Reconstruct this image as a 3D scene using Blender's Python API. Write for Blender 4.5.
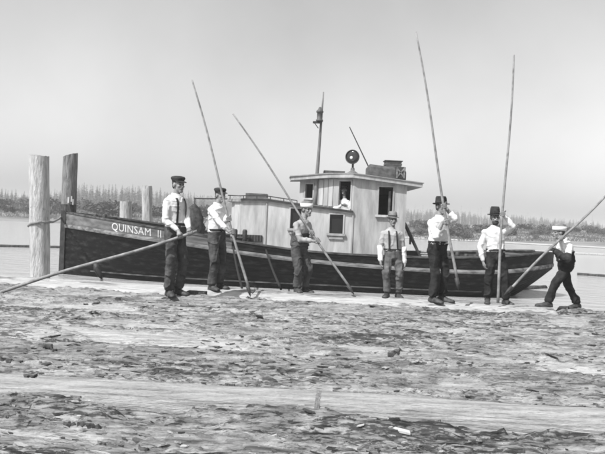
import bpy, bmesh, math, random
import numpy as np
from mathutils import Vector, Matrix, noise

for o in list(bpy.data.objects):
    bpy.data.objects.remove(o, do_unlink=True)
scene = bpy.context.scene
COL = scene.collection
rad = math.radians
random.seed(7)

# ------------------------------------------------------------------ camera
FPX, CAMZ = 700.0, 1.9
PITCH, ROLL = math.atan(8 / FPX), rad(2.6)
CAM = Vector((0, 0, CAMZ))
FWD = Vector((0, math.cos(PITCH), -math.sin(PITCH)))
R0 = Vector((1, 0, 0)); U0 = R0.cross(FWD)
RGT = R0 * math.cos(ROLL) + U0 * math.sin(ROLL)
UPV = U0 * math.cos(ROLL) - R0 * math.sin(ROLL)
cam = bpy.data.cameras.new('camera')
cam.sensor_width = 36; cam.lens = FPX / 605 * 36
cam.clip_start = 0.1; cam.clip_end = 6000
camo = bpy.data.objects.new('camera', cam); COL.objects.link(camo)
M = Matrix.Identity(4)
for i in range(3):
    M[i][0], M[i][1], M[i][2], M[i][3] = RGT[i], UPV[i], -FWD[i], CAM[i]
camo.matrix_world = M
scene.camera = camo

# ------------------------------------------------------------------ world + sun
SUN_EL, SUN_AZ = rad(50), rad(46)          # azimuth: from behind the camera towards its left
sdir = Vector((-math.sin(SUN_AZ) * math.cos(SUN_EL), -math.cos(SUN_AZ) * math.cos(SUN_EL), math.sin(SUN_EL)))
w = bpy.data.worlds.new('World'); scene.world = w; w.use_nodes = True
nt = w.node_tree; nt.nodes.clear()
sky = nt.nodes.new('ShaderNodeTexSky'); sky.sky_type = 'NISHITA'; sky.sun_disc = False
sky.sun_elevation = SUN_EL; sky.sun_rotation = math.atan2(sdir.x, sdir.y)
sky.dust_density = 2.0
# black-and-white film: one grey value from the sky's colour
ml = nt.nodes.new('ShaderNodeVectorMath'); ml.operation = 'DOT_PRODUCT'; ml.inputs[1].default_value = (.16, .33, .51)
# thin uneven veil of high cloud over the whole sky
wtc = nt.nodes.new('ShaderNodeTexCoord'); wn_ = nt.nodes.new('ShaderNodeTexNoise'); wn_.inputs['Scale'].default_value = 2.6; wn_.inputs['Detail'].default_value = 5
wmr = nt.nodes.new('ShaderNodeMapRange'); wmr.inputs[1].default_value = .3; wmr.inputs[2].default_value = .7; wmr.inputs[3].default_value = .88; wmr.inputs[4].default_value = 1.12
wmu = nt.nodes.new('ShaderNodeMath'); wmu.operation = 'MULTIPLY'
bg = nt.nodes.new('ShaderNodeBackground'); bg.inputs['Strength'].default_value = 0.15
wo = nt.nodes.new('ShaderNodeOutputWorld')
L = nt.links.new
L(sky.outputs[0], ml.inputs[0]); L(wtc.outputs['Generated'], wn_.inputs['Vector']); L(wn_.outputs[0], wmr.inputs[0])
L(ml.outputs['Value'], wmu.inputs[0]); L(wmr.outputs[0], wmu.inputs[1]); L(wmu.outputs[0], bg.inputs['Color']); L(bg.outputs[0], wo.inputs['Surface'])
sl = bpy.data.lights.new('sun', 'SUN'); sl.energy = 5.0; sl.angle = rad(0.6); sl.color = (1, 1, 1)
so = bpy.data.objects.new('sun', sl); COL.objects.link(so)
so.rotation_euler = sdir.to_track_quat('Z', 'Y').to_euler()
scene.view_settings.view_transform = 'Standard'; scene.view_settings.look = 'None'
scene.view_settings.exposure = 0.30; scene.view_settings.gamma = 1.0
scene.view_settings.use_curve_mapping = False
scene.render.engine = 'CYCLES'
scene.cycles.pixel_filter_type = 'BLACKMAN_HARRIS'; scene.cycles.filter_width = 2.1      # soft old lens
scene.render.resolution_x = 1024; scene.render.resolution_y = 768


def px(u, v, Y):
    """photo pixel -> point at depth Y"""
    d = FWD + RGT * ((u - 302.5) / FPX) - UPV * ((v - 227) / FPX)
    return CAM + d * (Y / d.y)


# ------------------------------------------------------------------ helpers
def mat(name, a, b=None, scale=6.0, rough=0.8, bump=0.0, bscale=None, stretch=(1, 1, 1), spec=0.3, metal=0.0, detail=6, lo=0.35, hi=0.65, attr=None, c=None, speck=None):
    """grey procedural material: noise between a and b, optional bump; attr blends towards c"""
    m = bpy.data.materials.new(name); m.use_nodes = True
    n = m.node_tree; p = n.nodes['Principled BSDF']
    p.inputs['Roughness'].default_value = rough
    p.inputs['Specular IOR Level'].default_value = spec
    p.inputs['Metallic'].default_value = metal
    if b is None:
        b = a
    tc = n.nodes.new('ShaderNodeTexCoord'); mp = n.nodes.new('ShaderNodeMapping')
    mp.inputs['Scale'].default_value = stretch
    n.links.new(tc.outputs['Object'], mp.inputs[0])
    nz = n.nodes.new('ShaderNodeTexNoise'); nz.inputs['Scale'].default_value = scale; nz.inputs['Detail'].default_value = detail
    nz.inputs['Roughness'].default_value = 0.6
    n.links.new(mp.outputs[0], nz.inputs['Vector'])
    mr = n.nodes.new('ShaderNodeMapRange'); mr.inputs[1].default_value = lo; mr.inputs[2].default_value = hi
    mr.inputs[3].default_value = a; mr.inputs[4].default_value = b
    n.links.new(nz.outputs[0], mr.inputs[0])
    out = mr.outputs[0]
    if attr:
        at = n.nodes.new('ShaderNodeAttribute'); at.attribute_name = attr
        mx = n.nodes.new('ShaderNodeMix'); mx.data_type = 'FLOAT'
        n.links.new(at.outputs['Fac'], mx.inputs[0]); n.links.new(out, mx.inputs[2])
        nz2 = n.nodes.new('ShaderNodeTexNoise'); nz2.inputs['Scale'].default_value = scale * 1.7; nz2.inputs['Detail'].default_value = 5
        n.links.new(mp.outputs[0], nz2.inputs['Vector'])
        mr2 = n.nodes.new('ShaderNodeMapRange'); mr2.inputs[1].default_value = .3; mr2.inputs[2].default_value = .7
        mr2.inputs[3].default_value = c[0]; mr2.inputs[4].default_value = c[1]
        n.links.new(nz2.outputs[0], mr2.inputs[0]); n.links.new(mr2.outputs[0], mx.inputs[3])
        out = mx.outputs[0]
    if speck:                                # dark specks, shade of small cavities painted into the colour: (scale, threshold, tone)
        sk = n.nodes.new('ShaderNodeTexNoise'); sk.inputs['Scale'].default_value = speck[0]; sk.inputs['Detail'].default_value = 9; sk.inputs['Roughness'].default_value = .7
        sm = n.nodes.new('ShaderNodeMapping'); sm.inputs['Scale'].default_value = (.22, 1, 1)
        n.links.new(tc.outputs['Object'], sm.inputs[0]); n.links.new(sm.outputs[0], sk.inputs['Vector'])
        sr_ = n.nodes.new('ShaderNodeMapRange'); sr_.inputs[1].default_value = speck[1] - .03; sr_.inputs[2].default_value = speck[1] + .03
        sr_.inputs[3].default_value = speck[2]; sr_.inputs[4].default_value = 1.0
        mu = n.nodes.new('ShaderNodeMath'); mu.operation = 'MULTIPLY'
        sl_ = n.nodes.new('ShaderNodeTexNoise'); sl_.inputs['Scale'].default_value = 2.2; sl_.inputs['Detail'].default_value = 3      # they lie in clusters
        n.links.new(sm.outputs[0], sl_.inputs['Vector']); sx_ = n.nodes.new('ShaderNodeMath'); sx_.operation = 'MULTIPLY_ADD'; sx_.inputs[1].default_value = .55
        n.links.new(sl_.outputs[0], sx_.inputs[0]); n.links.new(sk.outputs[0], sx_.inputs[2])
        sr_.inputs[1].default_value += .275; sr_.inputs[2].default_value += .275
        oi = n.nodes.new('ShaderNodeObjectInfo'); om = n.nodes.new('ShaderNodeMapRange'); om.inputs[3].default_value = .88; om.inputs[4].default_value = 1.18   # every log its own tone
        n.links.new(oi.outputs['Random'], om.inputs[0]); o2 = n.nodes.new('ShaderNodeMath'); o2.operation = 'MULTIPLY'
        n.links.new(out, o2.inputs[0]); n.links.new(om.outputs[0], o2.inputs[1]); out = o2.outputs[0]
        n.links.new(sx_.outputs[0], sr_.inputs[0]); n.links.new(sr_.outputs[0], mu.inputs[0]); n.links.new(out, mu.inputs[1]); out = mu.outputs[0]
    n.links.new(out, p.inputs['Base Color'])
    if bump:
        b2 = n.nodes.new('ShaderNodeTexNoise'); b2.inputs['Scale'].default_value = bscale or scale * 3; b2.inputs['Detail'].default_value = 6
        n.links.new(mp.outputs[0], b2.inputs['Vector'])
        bn = n.nodes.new('ShaderNodeBump'); bn.inputs['Strength'].default_value = 1.0; bn.inputs['Distance'].default_value = bump
        n.links.new(b2.outputs[0], bn.inputs['Height']); n.links.new(bn.outputs[0], p.inputs['Normal'])
    return m


def link(name, me, m=None, parent=None, smooth=False, local=False):
    o = bpy.data.objects.new(name, me); COL.objects.link(o)
    if m is not None and not me.materials:
        me.materials.append(m)
    if parent is not None:
        o.parent = parent
        if not local:                      # mesh is in world coordinates; walk up to the root
            o.matrix_parent_inverse = Matrix.Translation(-parent.location)   # parts sit at the origin, things at their base
    if smooth:
        for p in me.polygons:
            p.use_smooth = True
    return o


def tag(o, label=None, cat=None, group=None, kind=None):
    if label: o['label'] = label
    if cat: o['category'] = cat
    if group: o['group'] = group
    if kind: o['kind'] = kind
    return o


def empty(name, loc, label, cat, group=None):
    o = bpy.data.objects.new(name, None); COL.objects.link(o); o.location = loc
    o.empty_display_size = 0.2
    return tag(o, label, cat, group)


class MB:
    """mesh collector"""
    def __init__(s):
        s.v = []; s.f = []

    def add(s, vs, fs):
        k = len(s.v); s.v += [tuple(p) for p in vs]; s.f += [tuple(i + k for i in f) for f in fs]
        return s

    def box(s, c, h, rot=None):
        c = Vector(c); vs = []
        for dx in (-1, 1):
            for dy in (-1, 1):
                for dz in (-1, 1):
                    p = Vector((dx * h[0], dy * h[1], dz * h[2]))
                    vs.append(c + (rot @ p if rot else p))
        return s.add(vs, [(0, 1, 3, 2), (4, 6, 7, 5), (0, 4, 5, 1), (2, 3, 7, 6), (0, 2, 6, 4), (1, 5, 7, 3)])

    def rings(s, rs, cap=True):
        n = len(rs[0]); k = len(s.v)
        for r in rs: s.v += [tuple(p) for p in r]
        for i in range(len(rs) - 1):
            for j in range(n):
                a = k + i * n + j; b = k + i * n + (j + 1) % n
                s.f.append((a, b, b + n, a + n))
        if cap:
            s.f.append(tuple(k + j for j in range(n))[::-1]); s.f.append(tuple(k + (len(rs) - 1) * n + j for j in range(n)))
        return s

    def tube(s, pts, r, n=8, cap=True):
        pts = [Vector(p) for p in pts]
        if not hasattr(r, '__len__'): r = [r] * len(pts)
        rs = []; side = None
        for i, p in enumerate(pts):
            t = (pts[min(i + 1, len(pts) - 1)] - pts[max(i - 1, 0)]).normalized()
            if side is None:
                side = t.orthogonal().normalized()
            side = (side - t * side.dot(t)).normalized(); b = t.cross(side)
            rs.append([p + (side * math.cos(2 * math.pi * j / n) + b * math.sin(2 * math.pi * j / n)) * r[i] for j in range(n)])
        return s.rings(rs, cap)

    def capsule(s, a, b, ra, rb, n=12):
        a = Vector(a); b = Vector(b); d = b - a
        t = d.normalized() if d.length > 1e-6 else Vector((0, 0, 1))
        pts = []; r = []
        for k in (-85, -60, -30): pts.append(a + t * ra * math.sin(rad(k))); r.append(ra * math.cos(rad(k)))
        pts += [a, b]; r += [ra, rb]
        for k in (30, 60, 85): pts.append(b + t * rb * math.sin(rad(k))); r.append(rb * math.cos(rad(k)))
        side = t.orthogonal().normalized(); bb = t.cross(side)
        return s.rings([[p + (side * math.cos(2 * math.pi * j / n) + bb * math.sin(2 * math.pi * j / n)) * q for j in range(n)] for p, q in zip(pts, r)])

    def ellipsoid(s, c, X, Y, Z, n=16, m=10):
        c = Vector(c); rs = []
        for i in range(m + 1):
            th = -math.pi / 2 + math.pi * (i + 0.02) / (m + 0.04)
            rs.append([c + X * math.cos(th) * math.cos(2 * math.pi * j / n) + Y * math.cos(th) * math.sin(2 * math.pi * j / n) + Z * math.sin(th) for j in range(n)])
        return s.rings(rs)

    def lathe(s, c, axis, prof, n=24, xdir=None):
        """prof: (radius, height) list; open surface revolved, thin ends capped"""
        axis = Vector(axis).normalized(); side = (xdir - axis * xdir.dot(axis)).normalized() if xdir else axis.orthogonal().normalized()
        b = axis.cross(side); c = Vector(c)
        return s.rings([[c + axis * h + (side * math.cos(2 * math.pi * j / n) + b * math.sin(2 * math.pi * j / n)) * max(r, .0005) for j in range(n)] for r, h in prof])

    def mesh(s, name):
        me = bpy.data.meshes.new(name); me.from_pydata(s.v, [], s.f); me.update(); return me

    def build(s, name, m, parent=None, smooth=False, fix=True):
        me = s.mesh(name)
        if fix:
            bm = bmesh.new(); bm.from_mesh(me); bmesh.ops.recalc_face_normals(bm, faces=bm.faces); bm.to_mesh(me); bm.free()
        return link(name, me, m, parent, smooth)


def rm(mb, name, voxel, smooth=4, fold=None):
    """voxel-fuse overlapping closed shapes into one skin"""
    me = mb.mesh(name)
    o = bpy.data.objects.new('tmp', me); COL.objects.link(o)
    q = o.modifiers.new('r', 'REMESH'); q.mode = 'VOXEL'; q.voxel_size = voxel
    if smooth:
        q2 = o.modifiers.new('s', 'SMOOTH'); q2.factor = 0.5; q2.iterations = smooth
    dg = bpy.context.evaluated_depsgraph_get(); dg.update()
    out = bpy.data.meshes.new_from_object(o.evaluated_get(dg)); out.name = name
    bpy.data.objects.remove(o, do_unlink=True); bpy.data.meshes.remove(me)
    if fold:
        n = len(out.vertices); co = np.empty(n * 3); out.vertices.foreach_get('co', co); co = co.reshape(-1, 3)
        nm = np.empty(n * 3); out.vertex_normals.foreach_get('vector', nm); nm = nm.reshape(-1, 3)
        co = co + nm * fold(co)[:, None]
        out.vertices.foreach_set('co', co.ravel()); out.update()
    for p in out.polygons: p.use_smooth = True
    return out


# numpy value noise --------------------------------------------------
def _h(ix, iy, iz, seed):
    n = (ix * 374761393 + iy * 668265263 + iz * 2147483647 + seed * 974634777) & 0xffffffff
    n = ((n ^ (n >> 13)) * 1274126177) & 0xffffffff
    n = ((n ^ (n >> 16)) * 2246822519) & 0xffffffff
    return ((n ^ (n >> 15)) & 0xffffff) / float(0xffffff)


def vn2(x, y, seed=0):
    xi = np.floor(x).astype(np.int64); yi = np.floor(y).astype(np.int64)
    fx = x - xi; fy = y - yi; fx = fx * fx * fx * (fx * (fx * 6 - 15) + 10); fy = fy * fy * fy * (fy * (fy * 6 - 15) + 10)
    z = np.zeros_like(xi)
    a = _h(xi, yi, z, seed); b = _h(xi + 1, yi, z, seed); c = _h(xi, yi + 1, z, seed); d = _h(xi + 1, yi + 1, z, seed)
    return (a * (1 - fx) + b * fx) * (1 - fy) + (c * (1 - fx) + d * fx) * fy


def fbm2(x, y, seed=0, octs=4):
    t = 0; a = 0.5; s = 0
    for k in range(octs):
        t = t + a * vn2(x, y, seed + k * 17); s += a; a *= .5; x = x * 2.03 + 5.1; y = y * 2.03 + 2.7
    return t / s


def vn3(p, f, seed=0):
    x = p[:, 0] * f[0] + 31.7; y = p[:, 1] * f[1] + 11.3; z = p[:, 2] * f[2] + 7.9
    zi = np.floor(z).astype(np.int64); fz = z - zi; fz = fz * fz * (3 - 2 * fz)
    xi = np.floor(x).astype(np.int64); yi = np.floor(y).astype(np.int64)
    fx = x - xi; fy = y - yi; fx = fx * fx * (3 - 2 * fx); fy = fy * fy * (3 - 2 * fy)
    r = []
    for k in (0, 1):
        a = _h(xi, yi, zi + k, seed); b = _h(xi + 1, yi, zi + k, seed); c = _h(xi, yi + 1, zi + k, seed); d = _h(xi + 1, yi + 1, zi + k, seed)
        r.append((a * (1 - fx) + b * fx) * (1 - fy) + (c * (1 - fx) + d * fx) * fy)
    return r[0] * (1 - fz) + r[1] * fz


def grid_mesh(name, P, closed_u=False):
    """P: (m, n, 3) array -> quad mesh"""
    m, n = P.shape[:2]
    me = bpy.data.meshes.new(name)
    idx = np.arange(m * n).reshape(m, n)
    if closed_u:
        j2 = np.roll(idx, -1, axis=1)
        q = np.stack([idx[:-1], j2[:-1], j2[1:], idx[1:]], -1).reshape(-1, 4)
    else:
        q = np.stack([idx[:-1, :-1], idx[:-1, 1:], idx[1:, 1:], idx[1:, :-1]], -1).reshape(-1, 4)
    me.vertices.add(m * n); me.vertices.foreach_set('co', P.reshape(-1).astype(np.float32))
    me.loops.add(len(q) * 4); me.loops.foreach_set('vertex_index', q.reshape(-1).astype(np.int32))
    me.polygons.add(len(q)); me.polygons.foreach_set('loop_start', np.arange(0, len(q) * 4, 4, dtype=np.int32))
    me.polygons.foreach_set('use_smooth', np.ones(len(q), dtype=bool))
    me.update(calc_edges=True); me.validate()
    return me


def set_attr(me, name, arr):
    a = me.attributes.new(name, 'FLOAT', 'POINT'); a.data.foreach_set('value', arr.reshape(-1).astype(np.float32))


# ------------------------------------------------------------------ materials
MT = dict(
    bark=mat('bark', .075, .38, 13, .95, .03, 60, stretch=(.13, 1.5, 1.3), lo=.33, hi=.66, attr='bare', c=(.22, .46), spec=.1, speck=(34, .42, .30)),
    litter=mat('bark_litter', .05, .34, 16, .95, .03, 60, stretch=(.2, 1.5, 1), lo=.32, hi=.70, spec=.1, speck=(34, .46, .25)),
    chips=mat('bark_chip', .03, .34, 14, .95, .006, 80, lo=.25, hi=.7, spec=.1),
    darkbark=mat('dark_bark', .02, .10, 14, .95, .006, 80, spec=.1),
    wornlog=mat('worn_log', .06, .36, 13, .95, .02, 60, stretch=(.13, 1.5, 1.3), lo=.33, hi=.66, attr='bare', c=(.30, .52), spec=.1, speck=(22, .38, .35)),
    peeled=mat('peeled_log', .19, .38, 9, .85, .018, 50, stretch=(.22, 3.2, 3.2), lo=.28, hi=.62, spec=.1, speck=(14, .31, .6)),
    logend=mat('sawn_log_end', .30, .46, 16, .85, .003, 60, spec=.1),
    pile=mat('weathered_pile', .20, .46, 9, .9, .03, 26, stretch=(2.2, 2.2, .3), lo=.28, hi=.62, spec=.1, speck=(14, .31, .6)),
    oldpile=mat('old_pile', .08, .28, 9, .9, .03, 26, stretch=(2.2, 2.2, .3), lo=.3, hi=.7, spec=.1),
    piledark=mat('tarred_pile', .015, .09, 9, .8, .008, 30, stretch=(2, 2, .5), spec=.2),
    hull=mat('tarred_hull', .004, .04, 7, .6, .006, 40, stretch=(.5, 1, 1.6), lo=.5, hi=.8, spec=.2),
    guard=mat('worn_guard', .06, .24, 6, .8, .006, 40, stretch=(.5, 2, 2), spec=.2),
    strip=mat('scuffed_strip', .02, .12, 6, .8, .006, 40, stretch=(.5, 2, 2), spec=.2),
    bulwark=mat('bulwark_paint', .08, .17, 5, .6, .003, 40, stretch=(.4, 1, 1.5), spec=.3),
    darkpaint=mat('dark_paint', .02, .05, 7, .6, .003, 40),
    white=mat('white_paint', .30, .48, 5, .7, .003, 40, stretch=(1.2, 1.2, .22), spec=.3),
    cream=mat('cream_paint', .22, .38, 5, .7, .003, 40, stretch=(1.2, 1.2, .22), spec=.3),
    letter=mat('letter_paint', .45, .65, 8, .6),
    deck=mat('deck_boards', .16, .3, 8, .85),
    roofgrey=mat('roof_canvas', .16, .26, 6, .8, .003, 40),
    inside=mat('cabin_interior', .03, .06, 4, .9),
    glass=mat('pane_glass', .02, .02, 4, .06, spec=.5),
    steel=mat('dull_steel', .10, .2, 12, .45, metal=.6),
    iron=mat('black_iron', .02, .06, 12, .6, .002, 60),
    tank=mat('tank_paint', .05, .11, 7, .6, .003, 40),
    wood=mat('pole_wood', .13, .28, 5, .7, .002, 60, stretch=(2, 2, 2)),
    mast=mat('mast_wood', .09, .2, 5, .7, .002, 60, stretch=(2, 2, .5)),
    rope=mat('rope', .14, .3, 40, .95, .004, 90),
    darkrope=mat('dark_rope', .008, .025, 40, .95, .004, 90),
    canvas=mat('dark_canvas', .02, .07, 9, .95, .008, 20),
    skin=mat('skin', .17, .24, 9, .55, .001, 80, spec=.35),
    shirt=mat('white_shirt', .56, .68, 6, .9, .002, 60, spec=.1),
    greyshirt=mat('grey_shirt', .26, .36, 9, .9, .002, 60, spec=.1),
    palegrey=mat('pale_grey_shirt', .28, .38, 9, .9, .002, 60, spec=.1),
    darkcloth=mat('dark_cloth', .018, .045, 9, .95, .002, 60, spec=.1),
    trouser=mat('dark_trousers', .012, .04, 7, .95, .003, 50, spec=.1, lo=.3, hi=.7),
    worn=mat('worn_denim', .05, .16, 6, .95, .003, 50, spec=.1, lo=.3, hi=.7),
    denim=mat('faded_denim', .035, .10, 6, .95, .003, 50, spec=.1, lo=.3, hi=.7),
    felt=mat('dark_felt', .02, .05, 12, .9, .001, 80, spec=.1),
    greyfelt=mat('grey_felt', .13, .22, 12, .9, .001, 80, spec=.1),
    whitehat=mat('white_hat', .55, .65, 12, .9, .001, 80, spec=.1),
    boot=mat('boot_leather', .02, .07, 14, .6, .002, 60),
    paleboot=mat('worn_boot_leather', .09, .2, 14, .75, .002, 60),
    hair=mat('hair', .03, .07, 40, .8),
    beard=mat('beard', .02, .06, 40, .8),
    eye=mat('eye', .02, .02, 4, .3),
    trunk=mat('tree_trunk', .06, .12, 3, .9),
    conifer=mat('conifer_needles', .04, .085, .6, .8),
    shrub=mat('shrub_leaves', .04, .10, 1.5, .8),
    snag=mat('dead_snag', .25, .4, 2, .9),
    bank=mat('bank_soil', .10, .24, .35, .95, .05, 3, stretch=(.3, 1, 1)),
    beach=mat('pale_beach', .28, .45, .5, .95),
    land=mat('flat_land', .09, .16, .05, .95),
    grass=mat('bank_grass', .09, .2, .6, .9),
)


# water: dark, mirror-like, rippled
def water_mat():
    m = bpy.data.materials.new('water'); m.use_nodes = True; n = m.node_tree; p = n.nodes['Principled BSDF']
    p.inputs['Base Color'].default_value = (.38, .38, .38, 1); p.inputs['Roughness'].default_value = .12
    p.inputs['IOR'].default_value = 1.33
    tc = n.nodes.new('ShaderNodeTexCoord'); mp = n.nodes.new('ShaderNodeMapping'); mp.inputs['Scale'].default_value = (.5, 1.3, 1)
    n.links.new(tc.outputs['Object'], mp.inputs[0])
    a = n.nodes.new('ShaderNodeTexNoise'); a.inputs['Scale'].default_value = 1.6; a.inputs['Detail'].default_value = 5; a.inputs['Roughness'].default_value = .6
    n.links.new(mp.outputs[0], a.inputs['Vector'])
    b = n.nodes.new('ShaderNodeBump'); b.inputs['Distance'].default_value = .2; b.inputs['Strength'].default_value = 1
    n.links.new(a.outputs[0], b.inputs['Height']); n.links.new(b.outputs[0], p.inputs['Normal'])
    return m


MT['water'] = water_mat()
n = MT['chips'].node_tree; g_ = n.nodes.new('ShaderNodeNewGeometry'); r_ = n.nodes.new('ShaderNodeMapRange')   # each chip its own tone
pw = n.nodes.new('ShaderNodeMath'); pw.operation = 'POWER'; pw.inputs[1].default_value = 1.3
r_.inputs[3].default_value = .035; r_.inputs[4].default_value = .40
n.links.new(g_.outputs['Random Per Island'], pw.inputs[0]); n.links.new(pw.outputs[0], r_.inputs[0]); n.links.new(r_.outputs[0], n.nodes['Principled BSDF'].inputs['Base Color'])

# ------------------------------------------------------------------ the setting: water, far shore, land
W = 1300
wb = MB().add([(-W, -60, 0), (W, -60, 0), (W, 1300, 0), (-W, 1300, 0)], [(0, 1, 2, 3)])
tag(wb.build('water', MT['water']), kind='structure')


def shoreY(x):
    return 86 + 3.5 * math.sin(x * .05 + 1.2) + 2 * math.sin(x * .13)


def bankz(x, y):
    d = y - shoreY(x)
    if d < 0: return -.6 + d * .02
    h = 1.2 * (1 - math.exp(-max(0, d - 3) / 9)) + min(d, 3) * .10 - .02
    n_ = noise.noise(Vector((x * .09, y * .09, 3))) * .35 + noise.noise(Vector((x * .4, y * .4, 8))) * .12
    return h + n_ * min(1, max(0, d - 3) / 6) + min(1.5, max(0, y - 200) * .006)


ys = [82 + i * .9 for i in range(32)] + [112 + i * 4 for i in range(20)] + [200, 240, 300, 400, 550, 800, 1290]
xs = np.concatenate([np.linspace(-1290, -120, 14)[:-1], np.linspace(-120, 120, 200), np.linspace(120, 1290, 14)[1:]])
P = np.array([[(x, y, bankz(x, y) if y > 83 else -1.0) for x in xs] for y in ys])
sh = grid_mesh('far_shore', P)
bm = MT['bank']
o = link('far_shore', sh, bm); tag(o, kind='structure')
# pale beach strip along the waterline
P = np.array([[(x, shoreY(x) + d, bankz(x, shoreY(x) + d) + .05) for x in np.linspace(6, 130, 80)] for d in (.1, .6, 1.1, 1.6)])
tag(link('beach', grid_mesh('beach', P), MT['beach']), kind='structure')

# ------------------------------------------------------------------ the raft of logs
TH = rad(6.5)
AX = Vector((math.cos(TH), -math.sin(TH), 0)); NX = Vector((math.sin(TH), math.cos(TH), 0))


def raft(a, s, z): return AX * a + NX * s + Vector((0, 0, z))


def a_of(p): return p.x * AX.x + p.y * AX.y
def s_of(p): return p.x * NX.x + p.y * NX.y


# s centre, radius, top z, a0, a1, kind, label
LOGS = [
    (12.22, .74, .60, -9.5, 2.95, 'worn', 'big worn pale log the crew stands on, sawn end by the striding man'),
    (11.02, .56, .60, -9.0, 6.9, 'bark', 'barked log in front of the standing crew, man with lowered pole on it'),
    (9.92, .55, .555, -8.0, 7.5, 'bark', 'bark covered log, second in front of the standing crew'),
    (8.83, .55, .545, -8.0, 7.5, 'bark', 'bark covered log, third in front of the standing crew'),
    (7.72, .57, .55, -7.5, 7.2, 'bark', 'bark covered log, fourth in front of the standing crew'),
    (6.85, .46, .53, -7, 6.8, 'bark', 'bark covered log, fifth in front of the standing crew'),
    (6.02, .44, .50, -6.5, 6.3, 'bark', 'bark covered log directly behind the smooth pale boom log'),
    (5.28, .185, .60, -6.0, 6.0, 'clean', 'smooth pale peeled boom log with a dark band'),
    (4.56, .40, .45, -5.6, 5.5, 'bark', 'ragged barked log directly in front of the smooth pale boom log'),
    (3.62, .44, .46, -5.2, 5.0, 'bark', 'ragged barked log second in front of the smooth pale boom log'),
]
LEVEL = .375
CLEAN_SLOPE = math.tan(rad(3.2))


def log_top(a, s):
    z = LEVEL
    for (sc, r, zt, a0, a1, k, lb) in LOGS:
        if k == 'clean': sc = sc + CLEAN_SLOPE * a
        if a0 < a < a1 and abs(s - sc) < r:
            z = max(z, zt - r + math.sqrt(r * r - (s - sc) ** 2))
    return z


HM = np.full((640, 400), .3); HA0, HS0, HC = -9.6, 1.6, .03      # height map of the built raft surface


def hm_add(A_, S_, Z_):
    i = ((A_ - HA0) / HC).astype(int).ravel(); j = ((S_ - HS0) / HC).astype(int).ravel(); z = Z_.ravel()
    k = (i >= 0) & (i < 640) & (j >= 0) & (j < 400); np.maximum.at(HM, (i[k], j[k]), z[k])


def hm(a, s):
    i = int((a - HA0) / HC); j = int((s - HS0) / HC)
    return float(HM[max(0, i - 1):i + 2, max(0, j - 1):j + 2].max())


def ground(p): return hm(a_of(p), s_of(p))


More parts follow.
